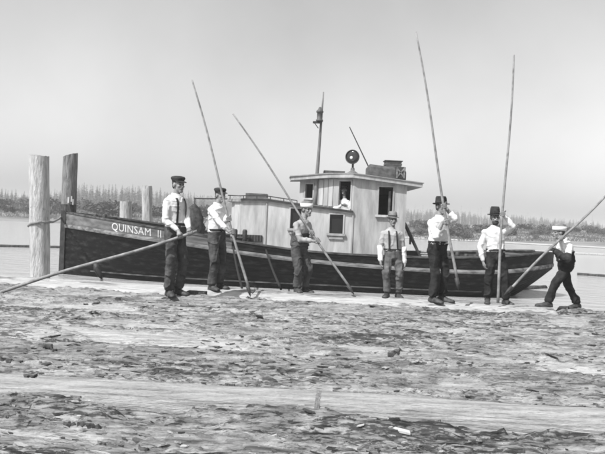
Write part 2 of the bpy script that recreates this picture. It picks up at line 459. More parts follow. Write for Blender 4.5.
def make_log(i, sc, r, zt, a0, a1, kind, label):
    da = .022 if sc < 8.5 else .035
    na = int((a1 - a0) / da)
    nt_ = 100
    al = np.linspace(a0, a1, na)
    th = np.concatenate([np.linspace(rad(2), rad(178), nt_), np.linspace(rad(190), rad(350), 9)])
    A, T = np.meshgrid(al, th, indexing='ij')
    sd = 100 + i * 7
    arc = T * r
    low = fbm2(A * .5, arc * .8, sd, 3)
    if kind == 'bark':
        wob = (fbm2(A * .8, arc * 2, sd + 3, 3) - .5)
        n1 = np.abs(fbm2(A * .75 + wob, arc * 15 + wob * 4, sd + 5, 4) - .5) * 2     # long furrows along the log
        n2 = fbm2(A * 5, arc * 30, sd + 9, 3)
        bare = np.clip((fbm2(A * .45, arc * 3.4 + wob * 2, sd + 20, 4) - .50) / .05, 0, 1)      # bark stripped off in long patches
        chunk = np.clip((fbm2(A * 2.2 + wob * 1.5, arc * 15 + wob * 3, sd + 31, 4) - .45) / .04, 0, 1)
        chip2 = np.clip((fbm2(A * 6.5 + wob * 2, arc * 26, sd + 57, 4) - .47) / .05, 0, 1)
        disp = (1 - bare) * (.030 * np.clip(n1 * 3, 0, 1) + .022 * (n2 - .5) + .018 * chunk + .018 * chip2 - .034) - bare * .030 + bare * (.008 * (n2 - .5) + .006 * chip2)
        disp += (low - .5) * .05
        bare = bare * .9
    elif kind == 'worn':
        n1 = np.abs(fbm2(A * .8, arc * 14, sd + 5, 3) - .5) * 2
        patch = np.clip((fbm2(A * 1.0, arc * 3, sd + 22, 4) - .60) / .05, 0, 1)
        disp = (low - .5) * .05 - .012 * np.clip(1 - n1 * 6, 0, 1) + patch * .02 * fbm2(A * 8, arc * 20, sd + 4, 3)
        bare = 1 - patch * .9
    else:
        n1 = np.abs(fbm2(A * .5, arc * 16, sd + 5, 3) - .5) * 2
        disp = (low - .5) * .016 - .012 * np.clip(1 - n1 * 9, 0, 1) + (fbm2(A * 1.5, arc * 4, sd + 2, 3) - .5) * .012
        bare = np.ones_like(A)
    endf = np.clip(np.minimum(A - a0, a1 - A) / .06, 0, 1)
    R = (r + disp) * (.94 + .06 * np.sqrt(endf))
    bow = (fbm2(A * .13, A * 0, sd + 40, 2) - .5) * .22 if kind != 'clean' else A * CLEAN_SLOPE
    S = sc + bow + R * np.cos(T); Z = zt - r + R * (np.sign(np.sin(T)) * np.abs(np.sin(T)) ** (.5 if kind == 'worn' else 1.0))   # the trodden log is worn flat
    hm_add(A, S, Z)
    P = np.stack([AX.x * A + NX.x * S, AX.y * A + NX.y * S, Z], -1)
    me = grid_mesh('log', P, closed_u=True); set_attr(me, 'bare', bare)
    root = empty('boom_log' if kind == 'clean' else 'raft_log', raft((a0 + a1) / 2, sc, zt - r), label, 'log')
    link('trunk', me, MT['peeled'] if kind == 'clean' else MT['wornlog'] if kind == 'worn' else MT['bark'], root)
    for e in (0, -1):
        rg = [Vector(p) for p in P[e]]; c = sum(rg, Vector()) / len(rg)
        out = AX * (.012 if e == -1 else -.012)
        mb = MB(); n = len(rg); k = 7
        vs = [c + out * 1.2]; fs = []
        for q in range(1, k + 1):
            f = q / k
            vs += [c + (p - c) * f + out * (1 if q < k else 0) + AX * (random.uniform(-1, 1) * .008 if q < k else 0) for p in rg]
        for j in range(n):
            fs.append((0, 1 + j, 1 + (j + 1) % n))
            for q in range(k - 1):
                b = 1 + q * n
                fs.append((b + j, b + n + j, b + n + (j + 1) % n, b + (j + 1) % n))
        mb.add(vs, fs).build('sawn_end', MT['logend'], root)
    return root


log_roots = [make_log(i, *l) for i, l in enumerate(LOGS)]
# dark iron bands on the smooth boom log
for u in (318.5,):
    sc, r, zt = LOGS[7][0], LOGS[7][1], LOGS[7][2]
    p = px(u, 403, 5.25); a = a_of(p); sc += CLEAN_SLOPE * a
    mb = MB(); rs = []
    for da, rr in ((-.028, r - .02), (-.018, r + .008), (.018, r + .008), (.028, r - .02)):
        rs.append([raft(a + da, sc + rr * math.cos(t), zt - r + rr * math.sin(t)) for t in [2 * math.pi * j / 48 for j in range(48)]])
    mb.rings(rs, cap=False).build('iron_band', MT['deck'] if u > 340 else MT['oldpile'], log_roots[7], smooth=False)

# bark litter packed between the logs
al = np.arange(-7.4, 7.6, .026); sv = np.arange(2.6, 12.9, .026)
A, S = np.meshgrid(al, sv, indexing='ij')
lit = LEVEL + (fbm2(A * .5, S * .7, 5, 3) - .5) * .10
n1 = fbm2(A * 1.3, S * 9, 8, 4); n2 = fbm2(A * 5, S * 24, 12, 3)
lit = lit + (np.clip((n1 - .44) / .06, 0, 1) - .5) * .06 + (n2 - .5) * .05 + np.clip((fbm2(A * 3, S * 20, 41, 3) - .46) / .05, 0, 1) * .022
hole = np.clip((.36 - fbm2(A * 1.4, S * 5, 77, 3)) / .05, 0, 1)
lit -= hole * .16
lit += .13 * np.exp(-((S - 4.99 - CLEAN_SLOPE * A) / .13) ** 2) * np.clip(fbm2(A * 1.2, S * 3, 60, 3) * 2 - .25, 0, 1)    # debris banked against the boom log
zone = np.clip((A - 2.7) / .4, 0, 1); lit += zone * np.clip((S - 11.3) / .4, 0, 1) * .14
edge = np.clip((S - 12.0 - .55 * zone) / .3, 0, 1)                       # the raft's far edge sinks to the water
lit -= edge * .5
hm_add(A, S, lit)
P = np.stack([AX.x * A + NX.x * S, AX.y * A + NX.y * S, lit], -1)
tag(link('bark_litter', grid_mesh('bark_litter', P), MT['litter']), 'ragged bark litter packed between the raft logs', 'bark', kind='stuff')

# small bark chips: nobody could count them
rng = np.random.default_rng(4)
NCH = 7500
cs = 3.0 + 9.1 * rng.random(NCH) ** 1.15; ca = rng.uniform(-1, 1, NCH) * (cs * .47 + .5)
keep = (vn2(ca * .8, cs * 2.4, 91) * .6 + vn2(ca * 3, cs * 7, 92) * .4) > .40
keep &= ~(np.abs(cs - 5.28 - CLEAN_SLOPE * ca) < .21) & ~((cs > 11.62) & (ca < 2.95))
vs, fs = [], []
OUT5 = [(-1, -.35), (-.1, -1), (1, -.45), (.75, .8), (-.6, .75)]
for a, s in zip(ca[keep], cs[keep]):
    ln = float(rng.lognormal(-3.9, .55)) * (.55 + s * .09); wd = ln * rng.uniform(.08, .32); th_ = rng.uniform(.002, .007)
    z = float(HM[int((a - HA0) / HC), int((s - HS0) / HC)]) + rng.uniform(-.006, .008)
    ang = rng.normal(0, .22) - TH; ca_, sa_ = math.cos(ang), math.sin(ang); tx_, ty_ = rng.normal(0, .3), rng.normal(0, .16)
    c = raft(a, s, z); b = len(vs); jit = rng.uniform(.65, 1.25, 5)
    for zz in (th_, -th_):
        for (qx, qy), j in zip(OUT5, jit):
            lx, ly = qx * ln * j, qy * wd * j
            vs.append((c.x + ca_ * lx - sa_ * ly, c.y + sa_ * lx + ca_ * ly, c.z + zz + lx * ty_ + ly * tx_))
    fs.append((b, b + 1, b + 2, b + 3, b + 4))
    for i in range(5): fs.append((b + i, b + 5 + i, b + 5 + (i + 1) % 5, b + (i + 1) % 5))
me = bpy.data.meshes.new('bark_chips'); me.from_pydata(vs, [], fs); me.update()
tag(link('bark_chips', me, MT['chips']), 'small broken bark chips scattered over the raft', 'bark chips', kind='stuff')


# larger bark slabs one can pick out: (u, v, length px, width m, dark, turn)
def slab(u, v, lpx, wd, dark, turn=0.0, lab=None):
    d0 = px(u, v, 1.0) - CAM; Y = (CAMZ - .58) / -d0.z
    c = px(u, v, Y); ln = lpx * Y / FPX / 2
    c.z = ground(c) + .002
    n = 9; top = []; bot = []; mbx = MB()
    rot = Matrix.Rotation(turn - TH, 3, 'Z') @ Matrix.Rotation(random.uniform(-.1, .1), 3, 'X')
    rs = []
    for i in range(n):
        t = -1 + 2 * i / (n - 1); w_ = .55 * wd * (1 - abs(t) ** 2) * random.uniform(.35, 1.2) + .006
        x = t * ln; lift = .006 * (abs(t) ** 2) * random.uniform(.2, 1.4)
        off = random.uniform(-.2, .2) * wd
        ring = [(x, off - w_, -.02), (x, off - w_ * .6, .008 + lift), (x, off, .014 + lift), (x, off + w_ * .6, .008 + lift), (x, off + w_, -.02), (x, off, -.03)]
        cc = c + rot @ Vector((x, off, 0)); dz = float(HM[int((a_of(cc) - HA0) / HC), int((s_of(cc) - HS0) / HC)]) - c.z     # bark drapes over what it lies on
        rs.append([c + rot @ Vector(q) + Vector((0, 0, dz)) for q in ring])
    mbx.rings(rs)
    o = mbx.build('bark_slab', MT['darkbark'] if dark else MT['bark'])
    if dark: tag(o, 'dark curled bark slab lying on the barked logs', 'bark slab', 'dark bark slabs on the raft')
    else: tag(o, 'pale weathered bark slab lying on the barked logs', 'bark slab', 'pale bark slabs on the raft')
    return o


for (u, v, l_, wd, dk, tn) in [
        (92, 300, 16, .05, 1, .5), (45, 304, 14, .04, 1, .3), (62, 300, 8, .05, 1, -.1), (150, 300, 28, .03, 1, .05), (122, 304, 18, .04, 1, -.05),
        (30, 312, 60, .05, 1, 0), (105, 315, 55, .06, 1, 0), (18, 333, 14, .04, 1, .2), (50, 340, 16, .05, 1, -.2), (75, 350, 14, .05, 1, .4),
        (12, 352, 22, .06, 1, .2), (60, 365, 18, .05, 1, -.1), (30, 378, 14, .05, 1, .1), (200, 306, 40, .03, 1, .02), (260, 305, 30, .03, 1, 0),
        (345, 322, 50, .03, 1, .02), (400, 325, 60, .03, 1, 0), (445, 326, 30, .03, 1, .05), (420, 338, 36, .05, 1, .1), (485, 328, 40, .03, 1, 0),
        (540, 332, 50, .04, 1, 0), (580, 337, 30, .05, 1, .1), (560, 350, 30, .04, 1, 0), (470, 342, 30, .04, 1, -.1), (395, 348, 16, .05, 1, .6),
        (25, 432, 60, .05, 1, .05), (110, 437, 50, .04, 1, -.05), (150, 441, 36, .04, 1, 0), (15, 442, 40, .06, 1, .1), (290, 440, 36, .04, 1, .05),
        (262, 444, 40, .04, 1, 0), (60, 448, 60, .06, 1, 0), (350, 438, 18, .04, 1, .3), (500, 436, 50, .04, 1, 0), (240, 428, 14, .05, 1, .4), (145, 422, 14, .05, 1, -.5),
        (90, 410, 24, .05, 1, .1), (70, 408, 14, .05, 1, -.2), (560, 405, 50, .04, 1, 0),
        (310, 386, 22, .02, 0, .1), (230, 387, 10, .03, 1, .4), (165, 305, 26, .05, 0, 0), (260, 330, 40, .06, 0, .05), (300, 345, 30, .05, 0, 0),
        (180, 340, 50, .07, 0, 0), (130, 335, 36, .06, 0, -.1), (420, 365, 36, .05, 0, .1), (500, 360, 44, .06, 0, 0), (360, 335, 30, .05, 0, 0),
        (80, 425, 50, .06, 0, .1), (180, 425, 40, .05, 0, 0), (330, 425, 40, .05, 0, -.1), (210, 440, 70, .05, 0, .05), (420, 430, 44, .06, 0, 0)]:
    slab(u, v, l_, wd, dk, tn)

# ------------------------------------------------------------------ floating logs on the water


def float_log(p0, p1, r, m, label):
    mb = MB(); pts = []; rr = []
    for i in range(25):
        t = i / 24; q = p0.lerp(p1, t) + Vector((0, noise.noise(Vector((t * 4, r * 9, 1))) * r * .4, noise.noise(Vector((t * 6, 3, r))) * r * .12))
        pts.append(q); rr.append(r * (1 - .25 * t) * random.uniform(.95, 1.04))
    mb.tube(pts, rr, 12); return tag(mb.build('floating_log', m, smooth=True), label, 'log', 'logs floating on the water')


def on_water(u, v):
    d = px(u, v, 1.0) - CAM; return CAM + d * (CAMZ / -d.z)


a, b = on_water(577, 275), on_water(640, 279)
float_log(Vector((a.x, a.y, .03)), Vector((b.x, b.y, .03)), .08, MT['piledark'], 'dark floating log on open water beyond the striding man')
a, b = on_water(-20, 246.5), on_water(110, 249)
float_log(Vector((a.x, a.y, .02)), Vector((b.x, b.y, .02)), .10, MT['piledark'], 'thin dark floating log behind the mooring piles')
a, b = on_water(500, 251), on_water(640, 257)
float_log(Vector((a.x, a.y, .05)), Vector((b.x, b.y, .05)), .14, MT['pile'], 'long pale floating log close under the far shore')
a, b = on_water(505, 292), on_water(545, 288)
float_log(Vector((a.x - .4, a.y, .0)), Vector((b.x, b.y, .0)), .13, MT['piledark'], 'low wet dark log floating under the boat\'s stern')

# ------------------------------------------------------------------ piles
PG = 'timber piles beside the boat'


def pile(u0, v0, u1, v1, wpx, Y, label, m, top_cut=0.0, name='timber_pile', zb=-2.0, dark=None):
    t = px(u0, v0, Y); b = px(u1, v1, Y); d = (b - t).normalized(); k = (t.z - zb) / -d.z; b = t + d * k
    r = wpx * Y / FPX / 2
    n = 28; rows = int((t - b).length / .05); vs = []
    rs = []
    for i in range(rows + 1):
        f = i / rows; c = b.lerp(t, f); ring = []
        for j in range(n):
            an = 2 * math.pi * j / n
            q = 1 + .10 * noise.noise(Vector((math.cos(an) * 1.3, math.sin(an) * 1.3, f * 3 + u0))) - .07 * max(0, 1 - abs(noise.noise(Vector((an * 3.1, f * 1.4, u0))) * 9))
            q *= 1.04 - .06 * f
            zc = top_cut * math.cos(an) * r if i == rows else 0
            ring.append(c + Vector((math.cos(an) * r * q, math.sin(an) * r * q, zc + (random.uniform(-.012, .012) if i == rows else 0))))
        rs.append(ring)
    root = empty(name, (b.x, b.y, b.z), label, 'pile')
    k = rows + 1
    if dark:
        zd = dark; k = max(i for i in range(rows + 1) if rs[i][0].z < zd)
        MB().rings(rs[:k + 1], cap=False).build('tarred_foot', MT['piledark'], root, True)
        MB().rings(rs[k:], cap=False).build('shaft', m, root, True)
    else:
        MB().rings(rs, cap=False).build('shaft', m, root, True)
    MB().add([p + Vector((0, 0, .002)) for p in rs[-1]] + [sum(rs[-1], Vector()) / n + Vector((0, 0, .01))], [(j, (j + 1) % n, n) for j in range(n)]).build('sawn_top', MT['pile'], root)
    return root, t, r


p1, p1t, p1r = pile(39, 156, 40, 280, 19.5, 14.6, 'thick pale bare timber pile with rope round it', MT['pile'])
p2, p2t, p2r = pile(70.5, 155.5, 68, 235, 14.5, 22.4, 'weathered pile with tarred foot behind the boat\'s bow', MT['oldpile'], .35, dark=px(68, 204, 22.4).z)
# splintered spike on its head and guano below
pile(147, 186, 147, 230, 10, 24.0, 'slim pale pile behind the boat\'s foredeck', MT['pile'])
pile(126, 201.5, 126, 230, 11.5, 24.5, 'short stump of a sawn pile behind the boat\'s foredeck', MT['pile'])
for (du, v, wd) in ((-1.5, 200, 2.0), (1.5, 199, 1.6), (3.0, 202, 1.5)):
    t = px(70 + du, v, 22.4 - p2r * 1.02)
    MB().box(t, (wd * .012, .012, .09)).build('guano_streak', MT['white'], p2)
# rope between the two piles
rp = [px(28.5, 226, 14.6), px(31, 223.5, 14.6 - p1r * .9), px(40, 222, 14.6 - p1r * 1.12), px(49, 222, 14.6 - p1r * .5), px(53, 222, 16.2), px(58, 219.5, 18.6), px(62, 216, 21), px(64.5, 213, 22.4 - p2r * .6)]
mb = MB(); mb.tube(rp, .028, 8); tag(mb.build('mooring_rope', MT['rope'], smooth=True), 'slack mooring rope tied between the two tall piles', 'rope')

# ------------------------------------------------------------------ the tug boat
YC = 20.2                                  # centre line depth; bow to the left, parallel to the picture
XB, XS = px(65, 240, YC).x, px(553, 268, YC - .1).x
HB = 1.72


def halfb(x):
    if x < -2.6: return HB * max(.012, 1 - ((-2.6 - x) / (-2.6 - XB)) ** 2.3)
    if x > 3.6: return HB * max(.02, 1 - ((x - 3.6) / (XS - 3.6)) ** 2.6) ** .75
    return HB


def curve(pix):
    out = []
    for u, v in pix:
        Y = 18.6
        for _ in range(6):
            p = px(u, v, Y); Y = YC - halfb(max(XB, min(XS, p.x)))
        p = px(u, v, Y); out.append((p.x, p.z))
    xs_ = np.array([q[0] for q in out]); zs_ = np.array([q[1] for q in out])
    return lambda x: float(np.interp(x, xs_, zs_))


def smoothf(f, w=.45):
    return lambda x: sum(f(x + d * w / 3) for d in range(-3, 4)) / 7


zguard = smoothf(curve([(65, 225.5), (100, 231), (140, 237.5), (190, 244.5), (230, 251), (260, 255.3), (290, 259), (330, 263), (380, 267), (422, 270), (480, 272.3), (515, 271), (545, 266.5), (553, 264.5)]))
zrail = smoothf(curve([(65, 212.5), (76, 214.5), (120, 222), (190, 233.6), (250, 244), (300, 251), (340, 254.5), (420, 258), (480, 258), (515, 256), (545, 253), (553, 252)]))


def zkeel(x):
    if x > 4.6: return -.75 + (zguard(x) - .12 + .75) * min(1, ((x - 4.6) / (XS - 4.6))) ** 1.25
    return -.75


def hw(x, z):
    zg = zguard(x); zb = zkeel(x); b = halfb(x)
    if z >= zg: return b * (1 + .05 * (z - zg)) + (.10 if x < -3 else .04) * (z - zg) * (1 if b > .1 else b * 10)
    t = max(0, (z - zb) / max(.05, zg - zb))
    e = .30 + .45 * max(0, (-2 - x) / (-2 - XB)) + .25 * max(0, (x - 3) / (XS - 3))
    return b * (.02 + .98 * t ** e)


boat = empty('tug_boat', (0, YC, 0), 'dark hulled wooden tug boat with pale deckhouse, QUINSAM II on its bow', 'boat')
NS = 110
xst = [XB + (XS - XB) * (i / NS) for i in range(NS + 1)]
xst = [x for x in xst]


def hull_rows(t0, t1, n, which):
    """rows of points between keel->guard (which=0) or guard->rail (which=1) on both sides"""
    rows = []
    for x in xst:
        zg, zb, zr = zguard(x), zkeel(x), zrail(x)
        lo_, hi_ = (zb, zg) if which == 0 else (zg, zr)
        zz = [lo_ + (hi_ - lo_) * (t0 + (t1 - t0) * k / n) for k in range(n + 1)]
        rows.append(zz)
    return rows


def hull_skin(name, which, n, m, off=0.0, parent=boat, planks=0, xlim=(-99, 99)):
    rows = hull_rows(0, 1, n, which); mb = MB()
    for side in (-1, 1):
        vs = []
        for x, zz in zip(xst, rows):
            for k, z in enumerate(zz):
                pl = 0
                if planks: pl = .020 * (1 - min(1, abs(((k * planks / n) % 1) - .5) * 2) ** 8) + .004 * noise.noise(Vector((x * .9, z * 3, 4)))
                vs.append((x, YC + side * (hw(x, z) + off + pl), z))
        fs = []
        for i in range(NS):
            if not (xlim[0] <= xst[i] < xlim[1]): continue
            for k in range(n):
                a_ = i * (n + 1) + k; fs.append((a_, a_ + 1, a_ + n + 2, a_ + n + 1))
        mb.add(vs, fs)
    used = sorted({i for f in mb.f for i in f}); ix = {q: i for i, q in enumerate(used)}
    mb.v = [mb.v[q] for q in used]; mb.f = [tuple(ix[q] for q in f) for f in mb.f]
    return mb.build(name, m, parent, True)


hull_skin('hull', 0, 44, MT['hull'], planks=11)
bw = hull_skin('bow_bulwark', 1, 8, MT['bulwark'], planks=2, xlim=(-99, -1.9)); hull_skin('bulwark', 1, 8, MT['hull'], planks=2, xlim=(-1.9, 99))
hull_skin('bulwark_lining', 1, 2, MT['darkpaint'], off=-.07)


def sweep(name, zf, prof, m, off=0.0, x0=None, x1=None, parent=boat, both=True, step=1):
    """sweep a (out, up) profile along the hull side at height zf"""
    x0 = XB if x0 is None else x0; x1 = XS if x1 is None else x1
    n = 120; mb = MB()
    for side in ((-1, 1) if both else (-1,)):
        rs = []
        for i in range(n + 1):
            x = x0 + (x1 - x0) * i / n; z = zf(x)
            b = hw(x, z) + off
            rs.append([(x, YC + side * (b + q[0]), z + q[1]) for q in prof])
        mb.rings(rs)
    return mb.build(name, m, parent)


sweep('guard_rail', zguard, [(-.03, -.06), (.065, -.048), (.075, 0), (.065, .048), (-.03, .06)], MT['guard'])
sweep('cap_rail', zrail, [(-.13, -.005), (-.13, .04), (.04, .04), (.04, -.005)], MT['strip'], x0=XB + .02, x1=XS - .35)
sweep('lower_rubbing_strip', lambda x: .16 + .0 * x, [(-.03, -.02), (.03, -.016), (.03, .016), (-.03, .02)], MT['strip'], x0=XB + .9, x1=4.9)
# stem post
mb = MB(); mb.box((XB - .05, YC, .55), (.07, .085, 1.28)); mb.build('stem_post', MT['darkpaint'], boat)
# deck
mb = MB(); vs = []
for x in xst:
    z = zguard(x) + .05; b = max(.01, halfb(x) - .05); vs += [(x, YC - b, z), (x, YC, z + .05), (x, YC + b, z)]
mb.add(vs, [(i * 3 + k, i * 3 + k + 1, i * 3 + k + 4, i * 3 + k + 3) for i in range(NS) for k in range(2)]).build('deck', MT['deck'], boat)

# the name on the bow, wrapped on the bulwark planks
tcu = bpy.data.curves.new('name_text', 'FONT'); tcu.body = 'QUINSAM  II'; tcu.size = 1; tcu.space_character = 1.04; tcu.resolution_u = 3
to = bpy.data.objects.new('tmp', tcu); COL.objects.link(to)
dg = bpy.context.evaluated_depsgraph_get(); dg.update()
tme = bpy.data.meshes.new_from_object(to.evaluated_get(dg)); bpy.data.objects.remove(to, do_unlink=True)
bmx = bmesh.new(); bmx.from_mesh(tme)
bmesh.ops.triangulate(bmx, faces=bmx.faces); bmesh.ops.subdivide_edges(bmx, edges=bmx.edges, cuts=2, use_grid_fill=True)
vx = [v.co.x for v in bmx.verts]; w0, w1 = min(vx), max(vx); hcap = max(v.co.y for v in bmx.verts)
X0, X1 = px(116, 228, 19.4).x, px(164, 236, 18.9).x
for v in bmx.verts:
    f = (v.co.x - w0) / (w1 - w0); x = X0 + (X1 - X0) * f
    zg_, zr_ = zguard(x) + .085, zrail(x) - .02
    mid = (zg_ + zr_) / 2; t = v.co.y / hcap
    z = mid - .098 + t * .20 - .012
    v.co = Vector((x, YC - hw(x, z) - .022, z))
bmesh.ops.recalc_face_normals(bmx, faces=bmx.faces)
seen = set(); bmx.verts.index_update()
for v0 in bmx.verts:                         # one object for each painted letter
    if v0.index in seen: continue
    st = [v0]; isl = []; seen.add(v0.index)
    while st:
        q = st.pop(); isl.append(q)
        for e_ in q.link_edges:
            o_ = e_.other_vert(q)
            if o_.index not in seen: seen.add(o_.index); st.append(o_)
    mp_ = {q.index: i for i, q in enumerate(isl)}; fcs = {f_ for q in isl for f_ in q.link_faces}
    MB().add([q.co for q in isl], [tuple(mp_[q.index] for q in f_.verts) for f_ in fcs]).build('painted_letter', MT['letter'], boat, fix=False)
bmx.free()


# ---- deckhouse
def wall(name, A, B, zb, zt, holes, th, m, parent, inward):
    """wall from plan point A to B with rectangular holes (t0, t1, z0, z1); zb/zt functions of t"""
    A = Vector((A[0], A[1], 0)); B = Vector((B[0], B[1], 0)); d = B - A
    inw = Vector((inward[0], inward[1], 0)).normalized() * th
    ts = sorted(set([0, 1] + [h[0] for h in holes] + [h[1] for h in holes] + [.2, .4, .6, .8]))
    zs_ = sorted(set([h[2] for h in holes] + [h[3] for h in holes]))
    mb = MB()
    for t0, t1 in zip(ts[:-1], ts[1:]):
        lv = [None] + zs_ + [None]
        for k in range(len(lv) - 1):
            tm = (t0 + t1) / 2; lo_, hi_ = lv[k], lv[k + 1]
            if lo_ is not None and hi_ is not None and any(h[0] <= tm <= h[1] and h[2] <= (lo_ + hi_) / 2 <= h[3] for h in holes): continue
            q = []
            for t in (t0, t1):
                for z in ((zb(t) if lo_ is None else lo_), (zt(t) if hi_ is None else hi_)):
                    p = A + d * t; q.append(Vector((p.x, p.y, z)))
            vs = q + [p + inw for p in q]
            mb.add(vs, [(0, 1, 3, 2), (4, 6, 7, 5), (0, 4, 5, 1), (2, 3, 7, 6), (0, 2, 6, 4), (1, 5, 7, 3)])
    return mb.build(name, m, parent)


def frame(mb, A, B, t0, t1, z0, z1, out, wd=.05, dp=.025):
    A = Vector((A[0], A[1], 0)); B = Vector((B[0], B[1], 0)); d = (B - A); ln = d.length; u_ = d.normalized()
    o_ = Vector((out[0], out[1], 0)).normalized(); rot = Matrix((u_, o_, Vector((0, 0, 1)))).transposed()
    c = lambda t, z, k: A + d * t + o_ * k + Vector((0, 0, z))
    hw_ = (t1 - t0) * ln / 2; tm = (t0 + t1) / 2
    mb.box(c(t0, (z0 + z1) / 2, dp / 2) - u_ * wd / 2, (wd / 2, dp, (z1 - z0) / 2 + wd), rot)
    mb.box(c(t1, (z0 + z1) / 2, dp / 2) + u_ * wd / 2, (wd / 2, dp, (z1 - z0) / 2 + wd), rot)
    mb.box(c(tm, z1, dp / 2) + Vector((0, 0, wd / 2)), (hw_ - .002, dp, wd / 2), rot)


YT = 19.0                                    # port side of the deckhouse
XF, XM, XA = px(240, 220, YT).x, px(352, 230, YT).x, px(405.5, 220, YT).x
Zt = lambda u, v: px(u, v, YT).z
def ztrunk(x): return float(np.interp(x, [px(u, 200, YT).x for u in (228, 245, 265, 290, 320, 353)], [Zt(228, 202.5), Zt(245, 201), Zt(265, 201.2), Zt(290, 205), Zt(320, 209), Zt(353, 213.5)]))
def zdeck(x): return zguard(x) + .02
out_p = (0, -1)


def tx(u, A, B, v=225):
    """pixel column -> parameter on plan line A-B"""
    d = px(u, v, 1.0) - CAM; ax_, ay_ = A; bx_, by_ = B
    # solve A + t(B-A) = k d
    M2 = np.array([[bx_ - ax_, -d.x], [by_ - ay_, -d.y]]); s_ = np.linalg.solve(M2, np.array([-ax_, -ay_])); return float(s_[0])


def hole(A, B, u0, u1, v0, v1):
    t0, t1 = tx(u0, A, B), tx(u1, A, B); tm = (t0 + t1) / 2
    Y = A[1] + (B[1] - A[1]) * tm; um, = ((u0 + u1) / 2,)
    return (t0, t1, px(um, v1, Y).z, px(um, v0, Y).z)


A, B = (XF, YT), (XM, YT)
h1 = hole(A, B, 290, 301, 208.5, 228.5); h2 = hole(A, B, 329.5, 343, 214.5, 233.5)
wall('trunk_cabin_side', A, B, lambda t: zdeck(XF + (XM - XF) * t), lambda t: ztrunk(XF + (XM - XF) * t), [h1, h2], .06, MT['white'], boat, (0, 1))
for h in (h1, h2):
    mb = MB(); frame(mb, A, B, h[0], h[1], h[2], h[3], out_p, .035, .015); wn = mb.build('window_frame', MT['white'], boat)
    c = Vector((XF + (XM - XF) * (h[0] + h[1]) / 2, YT, h[2])); hwid = (h[1] - h[0]) * (XM - XF) / 2
    MB().box(c + Vector((0, -.02, -.03)), (hwid + .07, .05, .03)).build('sill', MT['cream'], wn)
    MB().box(c + Vector((0, -.012, -.12)), (hwid + .01, .03, .035)).build('sill_drop', MT['cream'], wn)
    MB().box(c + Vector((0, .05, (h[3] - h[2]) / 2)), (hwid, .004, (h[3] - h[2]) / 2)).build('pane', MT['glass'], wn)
# curved front of the trunk cabin in panels
XFf = px(229, 220, YT + .7).x
frt = [(XF, YT), (XF - .16, YT + .12), (XF - .28, YT + .4), (XF - .33, YT + .9), (XF - .33, 2 * YC - YT - .9), (XF - .28, 2 * YC - YT - .4), (XF, 2 * YC - YT)]
for a_, b_ in zip(frt[:-1], frt[1:]):
    wall('front_panel', a_, b_, lambda t: zdeck(XF), lambda t: ztrunk(XF), [], .05, MT['white'], boat, (XM - (a_[0] + b_[0]) / 2, YC - (a_[1] + b_[1]) / 2))
wall('trunk_cabin_side', (XF, 2 * YC - YT), (XM, 2 * YC - YT), lambda t: zdeck(XF + (XM - XF) * t), lambda t: ztrunk(XF + (XM - XF) * t), [], .06, MT['white'], boat, (0, -1))
# trunk roof with dark edge, crowned
mb = MB(); rs = []
for i in range(31):
    x = (XF - .42) + (XM + .02 - XF + .42) * i / 30; z = ztrunk(max(x, XF)); k = min(1, max(0, (x - (XF - .42)) / .4)) ** .5
    hy = (YC - YT + .06) * (.62 + .38 * k)
    rs.append([(x, YC - hy, z - .01), (x, YC - hy, z + .055), (x, YC - hy * .5, z + .10), (x, YC, z + .12), (x, YC + hy * .5, z + .10), (x, YC + hy, z + .055), (x, YC + hy, z - .01)])
mb.rings(rs).build('trunk_roof', MT['roofgrey'], boat)
# dark moulding under the roof edge
mb = MB()
for i in range(40):
    x0 = XF + (XM - XF) * i / 40; x1 = XF + (XM - XF) * (i + 1) / 40
    mb.add([(x0, YT - .075, ztrunk(x0) + .02), (x1, YT - .075, ztrunk(x1) + .02), (x1, YT - .075, ztrunk(x1) + .075), (x0, YT - .075, ztrunk(x0) + .075),
            (x0, YT - .055, ztrunk(x0) + .02), (x1, YT - .055, ztrunk(x1) + .02), (x1, YT - .055, ztrunk(x1) + .075), (x0, YT - .055, ztrunk(x0) + .075)],
           [(0, 1, 2, 3), (3, 2, 6, 7), (0, 4, 5, 1)])
mb.build('roof_moulding', MT['darkpaint'], boat)
# panel battens on the trunk side
for u in (265.5, 352.2):
    x = px(u, 230, YT).x; zt_ = ztrunk(x)
    MB().box((x, YT - .012, (zt_ + zdeck(x)) / 2), (.018, .018, (zt_ - zdeck(x)) / 2 - .02)).build('batten', MT['cream'], boat)
x0, x1 = px(236, 240, YT).x, px(262, 240, YT).x
gr = MB().box(((x0 + x1) / 2, YT - .02, Zt(249, 238)), ((x1 - x0) / 2, .02, .09)).build('vent_grille', MT['darkpaint'], boat)
for k in range(9):
    MB().box((x0 + (x1 - x0) * (k + .5) / 9, YT - .045, Zt(249, 238)), (.012, .008, .085)).build('slat', MT['tank'], gr)
# skylight hatch and hand rail on the trunk roof
c = px(257, 197, YC - .2); hz = ztrunk(px(257, 197, YT).x) + .16
MB().box((c.x, YC - .2, hz), (.30, .34, .07)).build('skylight_hatch', MT['tank'], boat)
xr0, xr1 = px(228, 198, YT + .1).x, px(297, 203, YT + .1).x
hr = MB(); pts = [(x, YT + .05, ztrunk(max(XF, x)) + .15) for x in np.linspace(xr0, xr1, 14)]
hr.tube(pts, .014, 6); hro = hr.build('hand_rail', MT['darkpaint'], boat)
for x in np.linspace(xr0 + .06, xr1, 6):
    MB().tube([(x, YT + .05, ztrunk(max(XF, x)) + .04), (x, YT + .05, ztrunk(max(XF, x)) + .15)], .012, 6).build('stanchion', MT['darkpaint'], hro)
